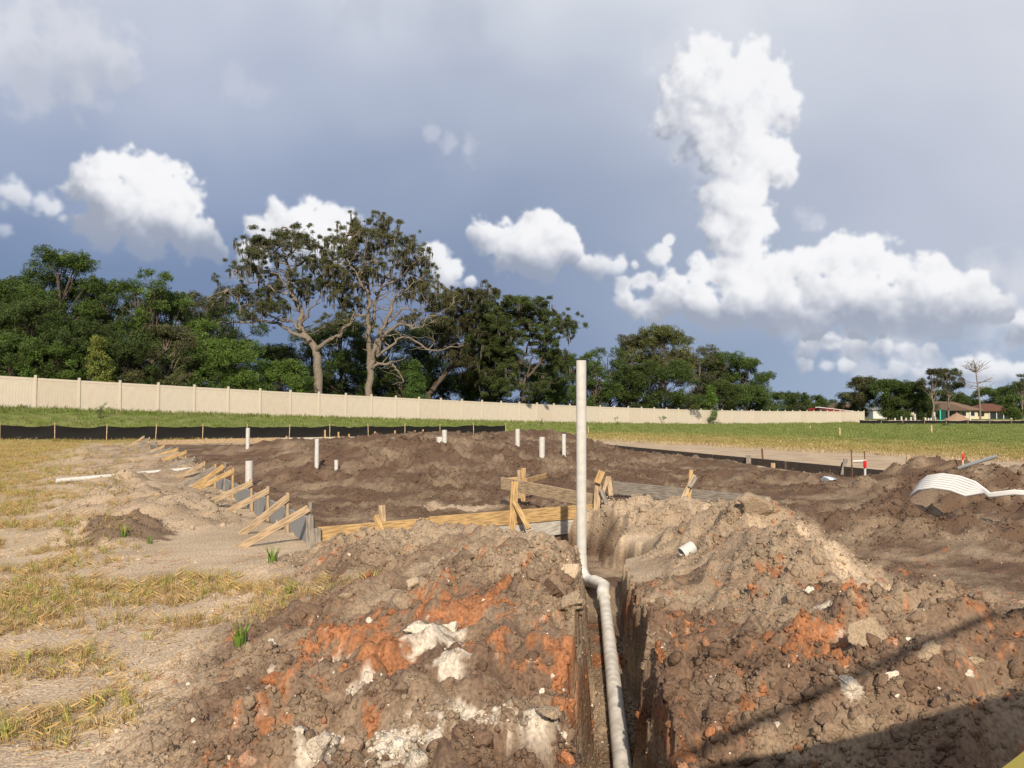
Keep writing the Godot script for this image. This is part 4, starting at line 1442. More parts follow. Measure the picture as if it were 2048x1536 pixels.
# an ordinary broad tree: base on the ground at x, d; total height, crown half width, share of the height below the crown
func auto_tree(called: String, label: String, x: float, d: float, base: float, tall: float, half: float, clear: float, c: Vector3, opts := {}) -> void:
	var o := thing(called, label, "tree", Vector3(x, base, -d), 0.0, opts.get("group", ""))
	var st := begin()
	var shape: String = opts.get("shape", "round")
	var lobes := []
	var n: int = opts.get("lobes", 26)
	var low := tall * clear
	for k in n:
		var v := pow(rng.randf(), 0.8)
		var y := lerpf(low, tall, v)
		var wide := half * sqrt(maxf(0.05, 1.0 - pow(v * 2.0 - 0.9, 2.0) * 0.72))
		if shape == "cone":
			wide = half * (1.05 - v)
		elif shape == "flat":
			wide = half * sqrt(maxf(0.05, 1.0 - pow(v - 0.35, 2.0) * 1.5))
		var a := rng.randf() * TAU
		var q := sqrt(rng.randf())
		var lr: float = minf(half, tall * 0.5) * rng.randf_range(0.2, 0.42) * opts.get("lobe", 1.0)
		if shape == "cone":
			lr = half * rng.randf_range(0.15, 0.3)
		lobes.append([Vector3(cos(a) * wide * q, minf(y, tall - lr * 0.7), sin(a) * wide * q), Vector3(lr * 1.15, lr * 0.8, lr * 1.15)])
	var r0: float = opts.get("trunk", tall * 0.018)
	var top := Vector3(rng.randf_range(-0.05, 0.05) * tall, tall * 0.85, rng.randf_range(-0.05, 0.05) * tall)
	var stem := wiggle(Vector3(0, -0.3, 0), top, 6, tall * 0.015)
	add_tube(st, stem, taper(7, r0, r0 * 0.25), 7)
	for l in lobes:
		var y: float = clampf(l[0].y * rng.randf_range(0.45, 0.8), tall * 0.15, tall * 0.8)
		var f := y / (tall * 0.85) * 6.0
		var i := mini(int(f), 5)
		var from: Vector3 = stem[i].lerp(stem[i + 1], f - i)
		add_tube(st, wiggle(from, l[0], 4, tall * 0.02), taper(5, r0 * 0.36, r0 * 0.08), 5, false)
		if opts.get("twigs", false):
			for k in 2:
				add_tube(st, wiggle(l[0], l[0] + Vector3(rng.randfn(), rng.randfn() * 0.6, rng.randfn()) * l[1].x, 3, 0.1), taper(4, r0 * 0.1, r0 * 0.04), 4, false)
	st.generate_normals()
	part("trunk", st.commit(), bark(opts.get("bark", 1)), o)
	crown(o, lobes, opts.get("per", 26.0) / pow(opts.get("leaf", 0.5), 2.0) * 0.25, opts.get("leaf", 0.5), c)

# an old oak drawn limb by limb; pixels of the photograph at distance d
func drawn_oak(label: String, d: float, limbs: Array, tufts: Array, c: Vector3, zx: float, zy: float, zs: float, moss_share: float, dark := 0, leaf := 0.36) -> void:
	var first: Array = limbs[0]
	var foot := at(zx + first[0] / zs, zy + first[1] / zs, d)
	var ground := height(foot.x, d)
	foot.y = ground
	var o := thing("oak_tree", label, "tree", foot, 0.0, "old oaks behind the fence")
	var st := begin()
	var hang := []
	for l in limbs:
		# l: x, y, then pairs ...; last two: radius at start and end in zoomed pixels
		var n: int = (l.size() - 2) / 2
		var raw := []
		var depth := 0.0
		var lean := rng.randf_range(-0.5, 0.5)
		for i in n:
			raw.append(at(zx + l[i * 2] / zs, zy + l[i * 2 + 1] / zs, d + (depth if i > 0 else 0.0)) - foot)
			depth += lean * (1.2 if l != first else 0.0)
		# smooth the limb and give it small crooks
		var path := []
		for i in n - 1:
			for t in [0.0, 0.33, 0.67]:
				var p0: Vector3 = raw[maxi(i - 1, 0)]
				var p3: Vector3 = raw[mini(i + 2, n - 1)]
				var p: Vector3 = raw[i].cubic_interpolate(raw[i + 1], p0, p3, t)
				if t > 0.0:
					p += Vector3(rng.randfn(), rng.randfn(), rng.randfn()) * 0.10
				path.append(p)
		path.append(raw[n - 1])
		if l == first:
			path.insert(0, Vector3(path[0].x, -0.4, path[0].z))
		var k: float = d / F / zs
		add_tube(st, path, taper(path.size(), l[l.size() - 2] * k * 0.78, l[l.size() - 1] * k * 0.7), 9)
		if l != first:
			for i in range(2, path.size()):
				hang.append(path[i])
				# small side branches
				var len_ := rng.randf_range(0.8, 2.2)
				var dir := Vector3(rng.randfn(), rng.randf_range(-0.2, 1.0), rng.randfn()).normalized()
				var r1: float = lerpf(l[l.size() - 2], l[l.size() - 1], float(i) / path.size()) * k * 0.4
				add_tube(st, wiggle(path[i], path[i] + dir * len_, 4, 0.16), taper(5, minf(r1, 0.07), 0.015), 5, false)
				hang.append(path[i] + dir * len_ * 0.8)
	var lobes := []
	var kk: float = d / F / zs
	for q in tufts:
		var deep := rng.randf_range(-2.2, 2.2)
		var cpos := at(zx + q[0] / zs, zy + q[1] / zs, d + deep) - foot
		# break every tuft into smaller sprays
		for j in 17:
			var off := Vector3(rng.randfn() * 0.85 * q[2] * kk, rng.randfn() * 0.8 * q[3] * kk, rng.randfn() * 1.1)
			var sz := rng.randf_range(0.14, 0.38)
			lobes.append([cpos + off, Vector3(q[2] * sz, q[3] * sz, q[2] * sz) * kk])
		lobes.append([cpos, Vector3(q[2] * 1.05, q[3] * 1.1, q[2] * 1.05) * kk, 0.34])
		# twigs into the tuft
		var near := cpos
		var best := 1e9
		for p in hang:
			if p.distance_to(cpos) < best and p.distance_to(cpos) > 0.3:
				best = p.distance_to(cpos)
				near = p
		if best < 6.0:
			for j in 3:
				add_tube(st, wiggle(near, cpos + Vector3(rng.randfn(), rng.randfn() * 0.6, rng.randfn()) * q[2] * kk * 0.5, 4, 0.14), taper(5, 0.07, 0.018), 5, false)
	st.generate_normals()
	part("trunk", st.commit(), bark(dark), o)
	crown(o, lobes, 330.0, leaf * 0.5, c, "crown", 0.2)
	if moss_share > 0.0:
		var ms := begin()
		ms.set_smooth_group(-1)
		for l in lobes:
			if rng.randf() > moss_share * 0.6:
				continue
			for j in 2:
				var p: Vector3 = l[0] + Vector3(rng.randfn() * 0.6, rng.randf_range(-1.0, 0.2), rng.randfn() * 0.6) * l[1]
				for s in 3:
					var q := p + Vector3(rng.randfn(), 0, rng.randfn()) * 0.1
					var w := Vector3(rng.randfn(), 0, rng.randfn()).normalized() * rng.randf_range(0.03, 0.08)
					var drop := rng.randf_range(0.3, 1.1)
					var mid := q - Vector3(rng.randfn() * 0.05, drop * 0.45, rng.randfn() * 0.05)
					for v in [q - w * 0.4, mid - w, mid + w, q - w * 0.4, mid + w, q + w * 0.4, mid - w, q - Vector3(0, drop, 0), mid + w]:
						ms.add_vertex(v)
		ms.generate_normals()
		var mm := mat("moss", lin(0.08, 0.076, 0.06), 0.95)
		mm.cull_mode = BaseMaterial3D.CULL_DISABLED
		part("hanging_moss", ms.commit(), mm, o)

func build_trees() -> void:
	rng.seed = 31
	drawn_oak("left old oak with leaning trunk and flat open crown", 78.0, [
		[803, 1300, 800, 1130, 792, 1050, 44, 36],
		[795, 1060, 745, 960, 692, 880, 695, 800, 660, 700, 620, 600, 598, 500, 590, 420, 602, 370, 34, 9],
		[798, 1030, 860, 970, 930, 930, 1010, 860, 1050, 815, 22, 9],
		[750, 965, 690, 930, 600, 880, 480, 838, 350, 835, 180, 842, 100, 825, 20, 4],
		[692, 880, 600, 830, 490, 795, 440, 810, 12, 5],
		[600, 645, 480, 590, 420, 565, 330, 560, 240, 510, 10, 3], [700, 830, 740, 760, 800, 690, 835, 640, 10, 3],
		[600, 500, 680, 440, 740, 385, 760, 330, 9, 3], [592, 440, 530, 420, 480, 340, 420, 320, 8, 3], [600, 390, 660, 330, 690, 270, 7, 3], [598, 390, 560, 310, 550, 250, 7, 3],
		[280, 800, 265, 700, 225, 650, 150, 600, 6, 2], [330, 820, 330, 740, 310, 690, 5, 2], [640, 660, 570, 560, 520, 500, 450, 480, 8, 3]],
		[[560, 235, 105, 40], [680, 245, 90, 45], [400, 285, 95, 42], [330, 330, 55, 38], [745, 300, 60, 40], [480, 300, 90, 40], [620, 300, 90, 36], [400, 370, 85, 40], [265, 460, 70, 35], [380, 480, 70, 40], [520, 400, 60, 30], [540, 570, 60, 40], [700, 400, 50, 30], [700, 560, 60, 45], [790, 440, 60, 45], [835, 550, 40, 55], [780, 600, 70, 40], [720, 640, 55, 35], [400, 700, 90, 60], [200, 620, 70, 40], [290, 640, 85, 50], [60, 720, 50, 30], [460, 720, 80, 50], [490, 630, 70, 50], [140, 680, 60, 40], [560, 740, 60, 50], [350, 780, 70, 25], [640, 500, 40, 40], [900, 850, 100, 50], [980, 800, 80, 50]],
		Vector3(0.075, 0.088, 0.036), 400, 400, 3.413, 0.45, 2)
	drawn_oak("tallest old oak, pale trunk, many bare crooked limbs hung with moss", 80.0, [
		[1153, 1330, 1165, 1170, 1180, 1090, 34, 27],
		[1165, 1150, 1152, 1000, 1157, 880, 1150, 780, 1160, 690, 1140, 620, 1090, 560, 1060, 480, 1000, 400, 26, 6],
		[1182, 1100, 1200, 990, 1232, 890, 1290, 790, 1312, 700, 1345, 660, 1400, 620, 1460, 560, 24, 5],
		[1175, 900, 1190, 760, 1212, 660, 1240, 600, 1262, 520, 1330, 440, 1355, 360, 1400, 300, 16, 4],
		[1150, 790, 1105, 790, 1010, 770, 960, 720, 920, 650, 14, 4], [1145, 640, 1135, 520, 1112, 400, 1140, 320, 1130, 250, 13, 4],
		[1210, 1050, 1260, 930, 1330, 870, 1390, 845, 1450, 882, 1500, 870, 1535, 820, 1640, 770, 19, 5],
		[1205, 1070, 1300, 1000, 1380, 940, 1460, 960, 1560, 1022, 1660, 1022, 1800, 990, 14, 3],
		[1185, 1145, 1240, 1120, 1310, 1125, 1350, 1170, 1390, 1240, 14, 6],
		[1260, 860, 1330, 800, 1400, 740, 1480, 760, 1550, 700, 10, 3], [1240, 600, 1320, 560, 1420, 470, 1500, 420, 9, 3], [1060, 500, 980, 520, 900, 480, 8, 3], [1390, 845, 1380, 790, 1350, 730, 6, 2], [1500, 850, 1540, 770, 1560, 700, 6, 2], [970, 760, 975, 640, 980, 520, 10, 4], [1212, 660, 1180, 560, 1190, 430, 1230, 300, 1250, 200, 9, 3], [1560, 1020, 1600, 960, 1580, 900, 5, 2], [1060, 700, 1040, 600, 1000, 560, 8, 3]],
		[[1050, 150, 45, 35], [1260, 145, 65, 40], [1090, 215, 80, 45], [1190, 220, 80, 50], [1300, 255, 75, 45], [940, 270, 75, 42], [1400, 285, 75, 50], [1480, 330, 55, 50], [1040, 290, 80, 50], [880, 370, 65, 45], [980, 390, 90, 50], [1100, 390, 80, 50], [1200, 320, 70, 45], [1350, 370, 65, 40], [1545, 430, 55, 55], [1430, 440, 60, 45], [870, 480, 55, 50], [960, 490, 75, 50], [1080, 510, 65, 50], [1570, 540, 50, 55], [1480, 560, 75, 45], [1530, 630, 75, 55], [1600, 710, 60, 55], [1000, 590, 65, 50], [920, 600, 50, 55], [1000, 700, 70, 45], [1420, 640, 50, 35], [1080, 690, 50, 40], [1330, 560, 45, 30], [1250, 440, 45, 35], [1150, 470, 60, 40], [1680, 670, 70, 50], [1450, 800, 60, 30], [1640, 830, 70, 40]],
		Vector3(0.098, 0.106, 0.044), 400, 400, 3.413, 0.7, 2)
	drawn_oak("dark leaning oak with drooping moss between tallest oak and the round crown", 86.0, [
		[1560, 1330, 1640, 1230, 1720, 1130, 1800, 1000, 1870, 920, 26, 12], [1700, 1150, 1800, 1130, 1920, 1100, 2050, 1090, 12, 5], [1800, 1000, 1850, 880, 1900, 780, 1950, 700, 12, 4], [1780, 1030, 1740, 920, 1720, 820, 8, 3]],
		[[1780, 640, 80, 35], [1880, 640, 90, 40], [1960, 660, 50, 35], [1700, 690, 70, 40], [1800, 700, 90, 50], [1900, 740, 90, 60], [1720, 780, 90, 60], [1830, 820, 90, 60], [1940, 850, 90, 70], [1780, 900, 90, 60], [1700, 980, 90, 60], [1880, 980, 100, 60], [1980, 960, 90, 70], [1800, 1090, 100, 50], [1920, 1120, 100, 60], [2040, 1060, 80, 70], [1640, 880, 70, 50], [1900, 1230, 110, 60], [2000, 1200, 90, 60]],
		Vector3(0.06, 0.062, 0.03), 400, 400, 3.413, 0.7, 1, 0.42)
	drawn_oak("round crowned tree with forked pale trunk and one side spray", 84.0, [
		[430, 850, 428, 760, 410, 700, 18, 15], [412, 715, 402, 650, 425, 570, 465, 480, 470, 400, 13, 4], [432, 750, 480, 660, 540, 560, 562, 480, 572, 370, 13, 4], [440, 680, 470, 600, 480, 520, 8, 3], [535, 600, 570, 580, 610, 562, 6, 2], [500, 720, 560, 712, 610, 722, 5, 2], [560, 480, 620, 420, 660, 360, 5, 2], [410, 600, 360, 500, 300, 440, 7, 3], [560, 420, 520, 330, 450, 290, 5, 2]],
		[[400, 240, 110, 30], [320, 270, 80, 40], [480, 280, 90, 40], [550, 330, 60, 50], [250, 300, 60, 50], [400, 310, 100, 45], [220, 380, 70, 60], [320, 370, 90, 50], [450, 370, 90, 50], [570, 400, 50, 60], [590, 470, 45, 55], [500, 450, 70, 40], [380, 440, 80, 50], [270, 460, 80, 60], [190, 480, 70, 60], [350, 520, 70, 45], [560, 540, 60, 40], [240, 560, 80, 60], [640, 340, 40, 35], [700, 380, 50, 40], [730, 395, 25, 25], [690, 430, 20, 25], [330, 610, 70, 50], [600, 620, 60, 60], [660, 610, 60, 70], [250, 680, 90, 60], [340, 720, 80, 50], [520, 740, 60, 40]],
		Vector3(0.06, 0.086, 0.027), 900, 520, 2.926, 0.15, 1, 0.4)
	# the wood behind the fence: pixel x, top y, distance, half width, tone, label
	var dk := Vector3(0.046, 0.074, 0.019)
	var md := Vector3(0.057, 0.096, 0.022)
	var br := Vector3(0.078, 0.132, 0.027)
	var gy := Vector3(0.074, 0.082, 0.038)
	var forest := [
		[-60, 560, 72, 5.0, dk, "dark broadleaf tree cut by the left picture edge"], [25, 560, 75, 4.4, md, "broadleaf tree at left edge with rounded top"], [110, 498, 78, 4.6, md, "tallest tree of the left wood with feathery top"], [60, 600, 66, 3.4, dk, "dark lower tree in front at the far left"],
		[165, 560, 82, 4.0, dk, "dark tree right of the tallest in the left wood"], [215, 560, 80, 3.6, md, "bushy tree with level top in the left wood"], [262, 556, 78, 2.8, md, "tree with small peak left of the pointed one"], [300, 540, 77, 2.6, br, "bright green tree with pointed top in left wood"],
		[335, 580, 80, 3.2, br, "bright tree right of the pointed top"], [372, 585, 88, 3.0, gy, "greyish tree top behind the bright one"], [150, 640, 66, 3.6, dk, "dark mass of foliage above the light conical bush"], [20, 670, 63, 3.2, md, "low leafy tree behind fence at far left"],
		[100, 690, 64, 3.2, br, "low bright tree left of the light conical bush"], [260, 660, 68, 3.2, dk, "dark tree right above the light conical bush"], [330, 650, 69, 3.0, gy, "greyish thin tree in front of the left wood"], [400, 640, 76, 3.6, br, "bright green tree left of the old oaks"],
		[450, 600, 90, 4.5, dk, "dark tree far behind the long left oak limb"], [470, 680, 72, 3.4, br, "leafy understorey tree below the long oak limb"], [540, 690, 86, 4.4, dk, "dark understorey tree behind the left oak trunk"], [390, 700, 70, 2.6, md, "small leafy tree close to the fence left of oaks"],
		[560, 720, 76, 2.8, br, "bright leafy bush tree between limb and left oak trunk"], [680, 640, 90, 4.2, md, "tree filling the gap between the two old oaks"], [690, 700, 88, 4.0, dk, "dark foliage low between the two old oaks"], [780, 660, 92, 4.6, dk, "dark tree behind the tallest oak"],
		[800, 730, 84, 2.4, dk, "low dark tree right of tallest oak trunk"], [860, 640, 96, 5.0, dk, "dark tree behind the bare limbs of tallest oak"], [930, 690, 98, 5.0, dk, "dark tree behind the leaning oak"], [990, 700, 96, 4.6, dk, "dark tree left behind the round crown"], [620, 650, 98, 4.2, dk, "deep dark tree behind left oak trunk"],
		[1105, 705, 92, 3.0, md, "medium tree left of the tall pipe"], [1075, 730, 96, 3.0, dk, "dark low tree under the side spray"], [1150, 715, 104, 3.2, dk, "dark tree directly behind the tall pipe"], [1188, 702, 100, 2.2, md, "narrow tree right behind the tall pipe"],
		[1222, 692, 104, 4.2, dk, "dark rounded tree left of the big right oak"], [1275, 668, 112, 4.0, gy, "grey green tree top left of the big right oak"], [1325, 650, 108, 5.2, Vector3(0.09, 0.105, 0.032), "big oak with two olive humps right of the tall pipe"], [1330, 720, 102, 4.6, dk, "dark lower foliage under the two olive humps"],
		[1395, 690, 116, 4.4, gy, "grey green tree right of the two olive humps"], [1440, 705, 118, 4.6, md, "leafy tree with feathered top right of the big oak"], [1490, 716, 120, 4.4, md, "last large tree of the wood, sloping to the right"], [1525, 745, 124, 3.2, md, "low end tree of the wood above the fence"], [1260, 730, 102, 3.2, dk, "dark low tree before the right wood"], [1430, 760, 112, 3.6, dk, "dark low foliage behind the small cone tree"]]
	for t in forest:
		var x: float = (t[0] - 1024.0) / F * t[2]
		var base := maxf(bank(x, t[2]), 0.0)
		var tall: float = at(t[0], t[1], t[2]).y - base
		auto_tree("forest_tree", t[5], x, t[2], base, tall, t[3] * 0.9, 0.06, t[4], {"group": "trees of the wood behind the fence", "lobes": 46 if t[2] < 85 else 36, "lobe": 0.78, "per": 26.0, "leaf": 0.27 if t[2] < 100 else 0.33, "bark": 2 if t[4] == gy else 1, "twigs": t[4] == gy})
	# conical bushes
	for t in [[195, 672, 59.5, 1.35, Vector3(0.13, 0.16, 0.035), "light yellow green conical bush rising above the fence"], [1421, 772, 106, 1.4, Vector3(0.085, 0.15, 0.03), "small bright cone shaped tree above the right fence"], [830, 722, 80, 1.6, Vector3(0.06, 0.11, 0.026), "green conical shrub right of tallest oak trunk"]]:
		var x: float = (t[0] - 1024.0) / F * t[2]
		var base := maxf(bank(x, t[2]), 0.0)
		auto_tree("conical_bush", t[5], x, t[2], base, at(t[0], t[1], t[2]).y - base, t[3], 0.04, t[4], {"shape": "cone", "lobes": 60, "per": 30.0, "leaf": 0.26})
	# far trees at the right
	var far := [
		[1580, 785, 210, 7.5, dk, 0.1, "round", "far dark tree just beyond the wood, above the fence"], [1612, 790, 230, 6.0, dk, 0.1, "round", "far dark tree left of the red roof"], [1670, 798, 320, 9.0, dk, 0.1, "round", "distant tree line hump behind the red roof"],
		[1722, 754, 190, 3.6, gy, 0.42, "round", "thin pine with leaning pale trunk left of the dark round oak"], [1705, 785, 196, 4.0, dk, 0.1, "round", "dark tree behind the leaning pale trunk"], [1775, 760, 185, 4.4, dk, 0.05, "round", "big dark round oak before the far houses, left half"], [1810, 765, 187, 4.6, dk, 0.05, "round", "big dark round oak before the far houses, right half"], [1835, 785, 200, 3.6, dk, 0.1, "round", "dark shoulder tree right of the round oak"],
		[1866, 738, 178, 2.6, Vector3(0.06, 0.062, 0.03), 0.56, "flat", "left tall pine with bare trunk and flat crown"], [1898, 737, 180, 2.8, Vector3(0.07, 0.08, 0.03), 0.62, "flat", "right tall pine with bare trunk and flat crown"],
		[1880, 780, 280, 7.0, dk, 0.05, "round", "distant dark trees behind the tan roofed house"], [1925, 788, 290, 7.0, dk, 0.05, "round", "distant dark trees behind the dead tree"], [1985, 775, 270, 8.0, md, 0.05, "round", "distant rounded trees behind the brown roofed house"], [2040, 765, 240, 5.0, dk, 0.1, "round", "dark tree at the far right edge"], [2046, 748, 200, 1.6, dk, 0.5, "flat", "pine tuft cut by the right edge"],
		[2027, 792, 165, 1.8, md, 0.15, "round", "slender young tree at right in front of the brown house"], [1950, 800, 330, 9.0, dk, 0.05, "round", "far tree line between the houses"], [1850, 800, 330, 9.0, dk, 0.05, "round", "far tree line behind the round oak"], [2110, 780, 280, 10.0, dk, 0.05, "round", "far tree line beyond the right edge"]]
	for t in far:
		var x: float = (t[0] - 1024.0) / F * t[2]
		auto_tree("far_tree" if t[6] == "round" else "pine_tree", t[7], x, t[2], 0.0, at(t[0], t[1], t[2]).y, t[3], t[5], t[4], {"group": "far trees at right", "lobes": 34 if t[6] == "round" else 24, "per": 34.0, "leaf": 0.5 if t[6] == "round" else 0.36, "shape": t[6], "trunk": 0.22, "bark": 2 if t[5] > 0.3 else 1, "lobe": 0.8 if t[6] == "flat" else 1.0})
	# dead tree
	var o := thing("dead_tree", "tall dead tree with bare fanned branches near the right edge", "tree", Vector3(at(1958, 845, 172).x, 0, -172))
	var st := begin()
	var k := 172.0 / F
	var stem := []
	for q in [[1961, 850], [1960, 810], [1957, 780], [1954, 760], [1952, 745]]:
		stem.append(at(q[0], q[1], 172.0) - o.position)
	stem[0].y = -0.3
	add_tube(st, stem, [0.2, 0.17, 0.15, 0.12, 0.09], 8)
	for b in 26:
		var from: Vector3 = stem[4] if b < 18 else stem[2].lerp(stem[3], rng.randf())
		var a := rng.randf_range(-1.25, 1.25) if b < 18 else (rng.randf_range(1.1, 1.6) * (1 if b % 2 else -1))
		var l := rng.randf_range(2.0, 3.2) if b < 18 else rng.randf_range(1.8, 3.6)
		var tip := from + Vector3(sin(a) * l, cos(a) * l * 0.9, rng.randf_range(-1.5, 1.5))
		var path := wiggle(from, tip, 5, 0.14)
		add_tube(st, path, taper(6, 0.075, 0.025), 5, false)
		for j in 3:
			var p: Vector3 = path[2 + j]
			add_tube(st, wiggle(p, p + Vector3(rng.randfn() * 0.5 + sin(a) * 0.5, rng.randf_range(0.1, 0.8), rng.randfn() * 0.5), 3, 0.06), taper(4, 0.035, 0.02), 4, false)
	st.generate_normals()
	part("trunk", st.commit(), bark(2), o)
	# shrubs and weeds at the foot of the fence
	for t in [[1325, 852, 830, 0.5, "round green shrub at the foot of the right fence", 88], [1234, 850, 830, 0.35, "small leafy shrub at fence foot left of the round one", 82], [1435, 854, 840, 0.5, "low thin shrub at fence foot right of the round one", 96], [1082, 846, 834, 0.35, "reddish weed at fence foot left of the tall pipe", 74], [200, 820, 800, 0.4, "weed clump growing up a fence post at left", 51.5], [1890, 868, 860, 0.8, "low weeds in the far right grass", 105], [1800, 852, 846, 0.6, "weeds beside the far white bag", 110]]:
		var x: float = (t[0] - 1024.0) / F * t[5]
		var base := height(x, t[5])
		var tall: float = maxf(0.3, at(t[0], t[2], t[5]).y - base)
		var s := thing("fence_shrub", t[4], "shrub", Vector3(x, base, -t[5]))
		var lobes := []
		for j in 9:
			lobes.append([Vector3(rng.randfn() * t[3] * 0.4, rng.randf_range(0.05, 0.9) * tall, rng.randfn() * t[3] * 0.3), Vector3.ONE * t[3] * 0.4])
		crown(s, lobes, 90.0, 0.13, Vector3(0.065, 0.115, 0.035), "foliage")
		st = begin()
		for j in 4:
			add_tube(st, wiggle(Vector3(0, -0.05, 0), lobes[j][0], 3, 0.03), taper(4, 0.012, 0.005), 4, false)
		st.generate_normals()
		part("stem", st.commit(), bark(1), s)

# ------------------------------------------------------------------ buildings and other far things
func hip_roof(w: float, dp: float, rise: float, ridge: float) -> ArrayMesh:
	var st := begin()
	st.set_smooth_group(-1)
	var a := [Vector3(-w / 2, 0, dp / 2), Vector3(w / 2, 0, dp / 2), Vector3(w / 2, 0, -dp / 2), Vector3(-w / 2, 0, -dp / 2)]
	var r := [Vector3(-ridge / 2, rise, 0), Vector3(ridge / 2, rise, 0)]
	var c := Vector3(0, 0.05, 0)
	quad(st, a[0], a[1], r[1], r[0], c)
	quad(st, a[2], a[3], r[0], r[1], c)
	tri(st, a[1], a[2], r[1], c)
	tri(st, a[3], a[0], r[0], c)
	quad(st, a[0], a[1], a[2], a[3], Vector3(0, 1, 0))
	for k in 4:
		var p: Vector3 = a[k]
		var q: Vector3 = a[(k + 1) % 4]
		quad(st, p, q, q - Vector3(0, 0.25, 0), p - Vector3(0, 0.25, 0), c)
	st.generate_normals()
	return st.commit()

func build_far() -> void:
	var glass := mat("dark_glass", lin(0.02, 0.025, 0.03), 0.1, null, Vector3.ONE, 0.6)
	var cream := mat("house_wall", lin(0.50, 0.46, 0.34), 0.9)
	var trim := mat("trim", lin(0.62, 0.61, 0.58), 0.7)
	var d := 230.0
	var k := F / d
	var h := thing("house", "far house with wide tan hip roof, grey roofed wing at its left", "house", Vector3((1878 - 1024.0) / k, 0, -d))
	part("wall", box_mesh(Vector3(13.5, 2.5, 9), 0.02), cream, h, Transform3D(Basis.IDENTITY, Vector3(1.0, 1.25, 0)))
	part("roof", hip_roof(15.0, 11.0, 2.1, 5.0), mat("tan_roof", lin(0.20, 0.135, 0.10), 0.95, speckle, Vector3(0.6, 0.6, 0.6)), h, Transform3D(Basis.IDENTITY, Vector3(1.0, 2.5, 0)))
	part("roof", hip_roof(9.0, 7.0, 1.9, 1.0), mat("brown_roof", lin(0.13, 0.09, 0.07), 0.95, speckle, Vector3(0.6, 0.6, 0.6)), h, Transform3D(Basis.IDENTITY, Vector3(-0.5, 2.45, 4.0)))
	part("wall", box_mesh(Vector3(5.5, 2.3, 7), 0.02), cream, h, Transform3D(Basis.IDENTITY, Vector3(-7.0, 1.15, 1.0)))
	part("roof", hip_roof(6.4, 8.0, 1.4, 3.0), mat("grey_roof", lin(0.16, 0.18, 0.19), 0.9), h, Transform3D(Basis.IDENTITY, Vector3(-7.0, 2.32, 1.0)))
	for x in [-8.2, -6.2, -3.2, 4.2, 6.4]:
		var w := part("window", box_mesh(Vector3(1.2, 1.2, 0.06), 0.01), trim, h, Transform3D(Basis.IDENTITY, Vector3(x, 1.35, 4.56 if x > -4 else 4.53)))
		part("pane", box_mesh(Vector3(1.0, 1.0, 0.04), 0.01), glass, w, Transform3D(Basis.IDENTITY, Vector3(0, 0, 0.03)))
	part("porch_opening", box_mesh(Vector3(6.0, 2.0, 0.1), 0.01), glass, h, Transform3D(Basis.IDENTITY, Vector3(0.0, 1.0, 4.58)))
	h = thing("house", "far house with red brown hip roof and white screened porch", "house", Vector3((1978 - 1024.0) / k, 0, -d))
	part("wall", box_mesh(Vector3(10.5, 2.3, 8), 0.02), cream, h, Transform3D(Basis.IDENTITY, Vector3(-0.5, 1.15, 0)))
	part("roof", hip_roof(12.0, 10.0, 1.8, 2.0), mat("red_roof", lin(0.15, 0.07, 0.05), 0.95, speckle, Vector3(0.6, 0.6, 0.6)), h, Transform3D(Basis.IDENTITY, Vector3(-0.5, 2.3, 0)))
	part("porch_screen", box_mesh(Vector3(5.5, 1.9, 0.1), 0.01), glass, h, Transform3D(Basis.IDENTITY, Vector3(0.5, 0.95, 4.06)))
	for x in [-2.2, -0.4, 1.4, 3.2]:
		part("post", box_mesh(Vector3(0.16, 2.0, 0.12), 0.01), trim, h, Transform3D(Basis.IDENTITY, Vector3(x, 1.0, 4.18)))
	part("window", box_mesh(Vector3(1.6, 1.1, 0.06), 0.01), glass, h, Transform3D(Basis.IDENTITY, Vector3(-4.3, 1.3, 4.04)))
	h = thing("house", "brown roof of a far house behind the fence end", "house", Vector3((1682 - 1024.0) / F * 250.0, 0, -250))
	part("wall", box_mesh(Vector3(10, 2.6, 8), 0.02), cream, h, Transform3D(Basis.IDENTITY, Vector3(0, 1.3, 0)))
	part("roof", hip_roof(11.5, 9.5, 2.0, 3.0), mats["brown_roof"], h, Transform3D(Basis.IDENTITY, Vector3(0, 2.6, 0)))
	h = thing("house", "pale far house partly hidden between fence end and round oak", "house", Vector3((1755 - 1024.0) / F * 240.0, 0, -240))
	part("wall", box_mesh(Vector3(5, 2.6, 6), 0.02), mat("pale_wall", lin(0.5, 0.52, 0.52), 0.9), h, Transform3D(Basis.IDENTITY, Vector3(0, 1.3, 0)))
	part("roof", hip_roof(6, 7, 1.2, 2), mats["grey_roof"], h, Transform3D(Basis.IDENTITY, Vector3(0, 2.6, 0)))
	# maroon building over the fence
	var maroon := mat("maroon", lin(0.17, 0.022, 0.028), 0.5)
	h = thing("maroon_building", "long low maroon building with white roof edge showing above the fence end", "building", Vector3.ZERO)
	var a := at(1630, 818, 150)
	var b := at(1716, 828, 160)
	board("body", h, Vector3(a.x, a.y - 1.3, a.z), Vector3(b.x, b.y - 1.3, b.z), 3.0, 2.5, maroon)
	board("top_edge", h, Vector3(a.x, a.y + 0.30, a.z + 1.0), Vector3(b.x, b.y + 0.30, b.z + 1.0), 0.12, 0.6, trim)
	board("window", h, at(1637, 819.5, 148.5), at(1649, 820.5, 149.5), 0.35, 0.1, glass)
	board("base", h, Vector3(a.x, 0.5, a.z), Vector3(b.x, 0.5, b.z), 0.4, 1.2, maroon)
	# second building site: heap of soil, pipes
	var heap := thing("dirt_pile", "far conical dirt pile in front of the tan roofed house", "dirt pile", Vector3((1913 - 1024.0) / F * 150.0, 0, -150))
	var sm := begin()
	sm.set_smooth_group(1)
	var rings := 12
	var segs := 28
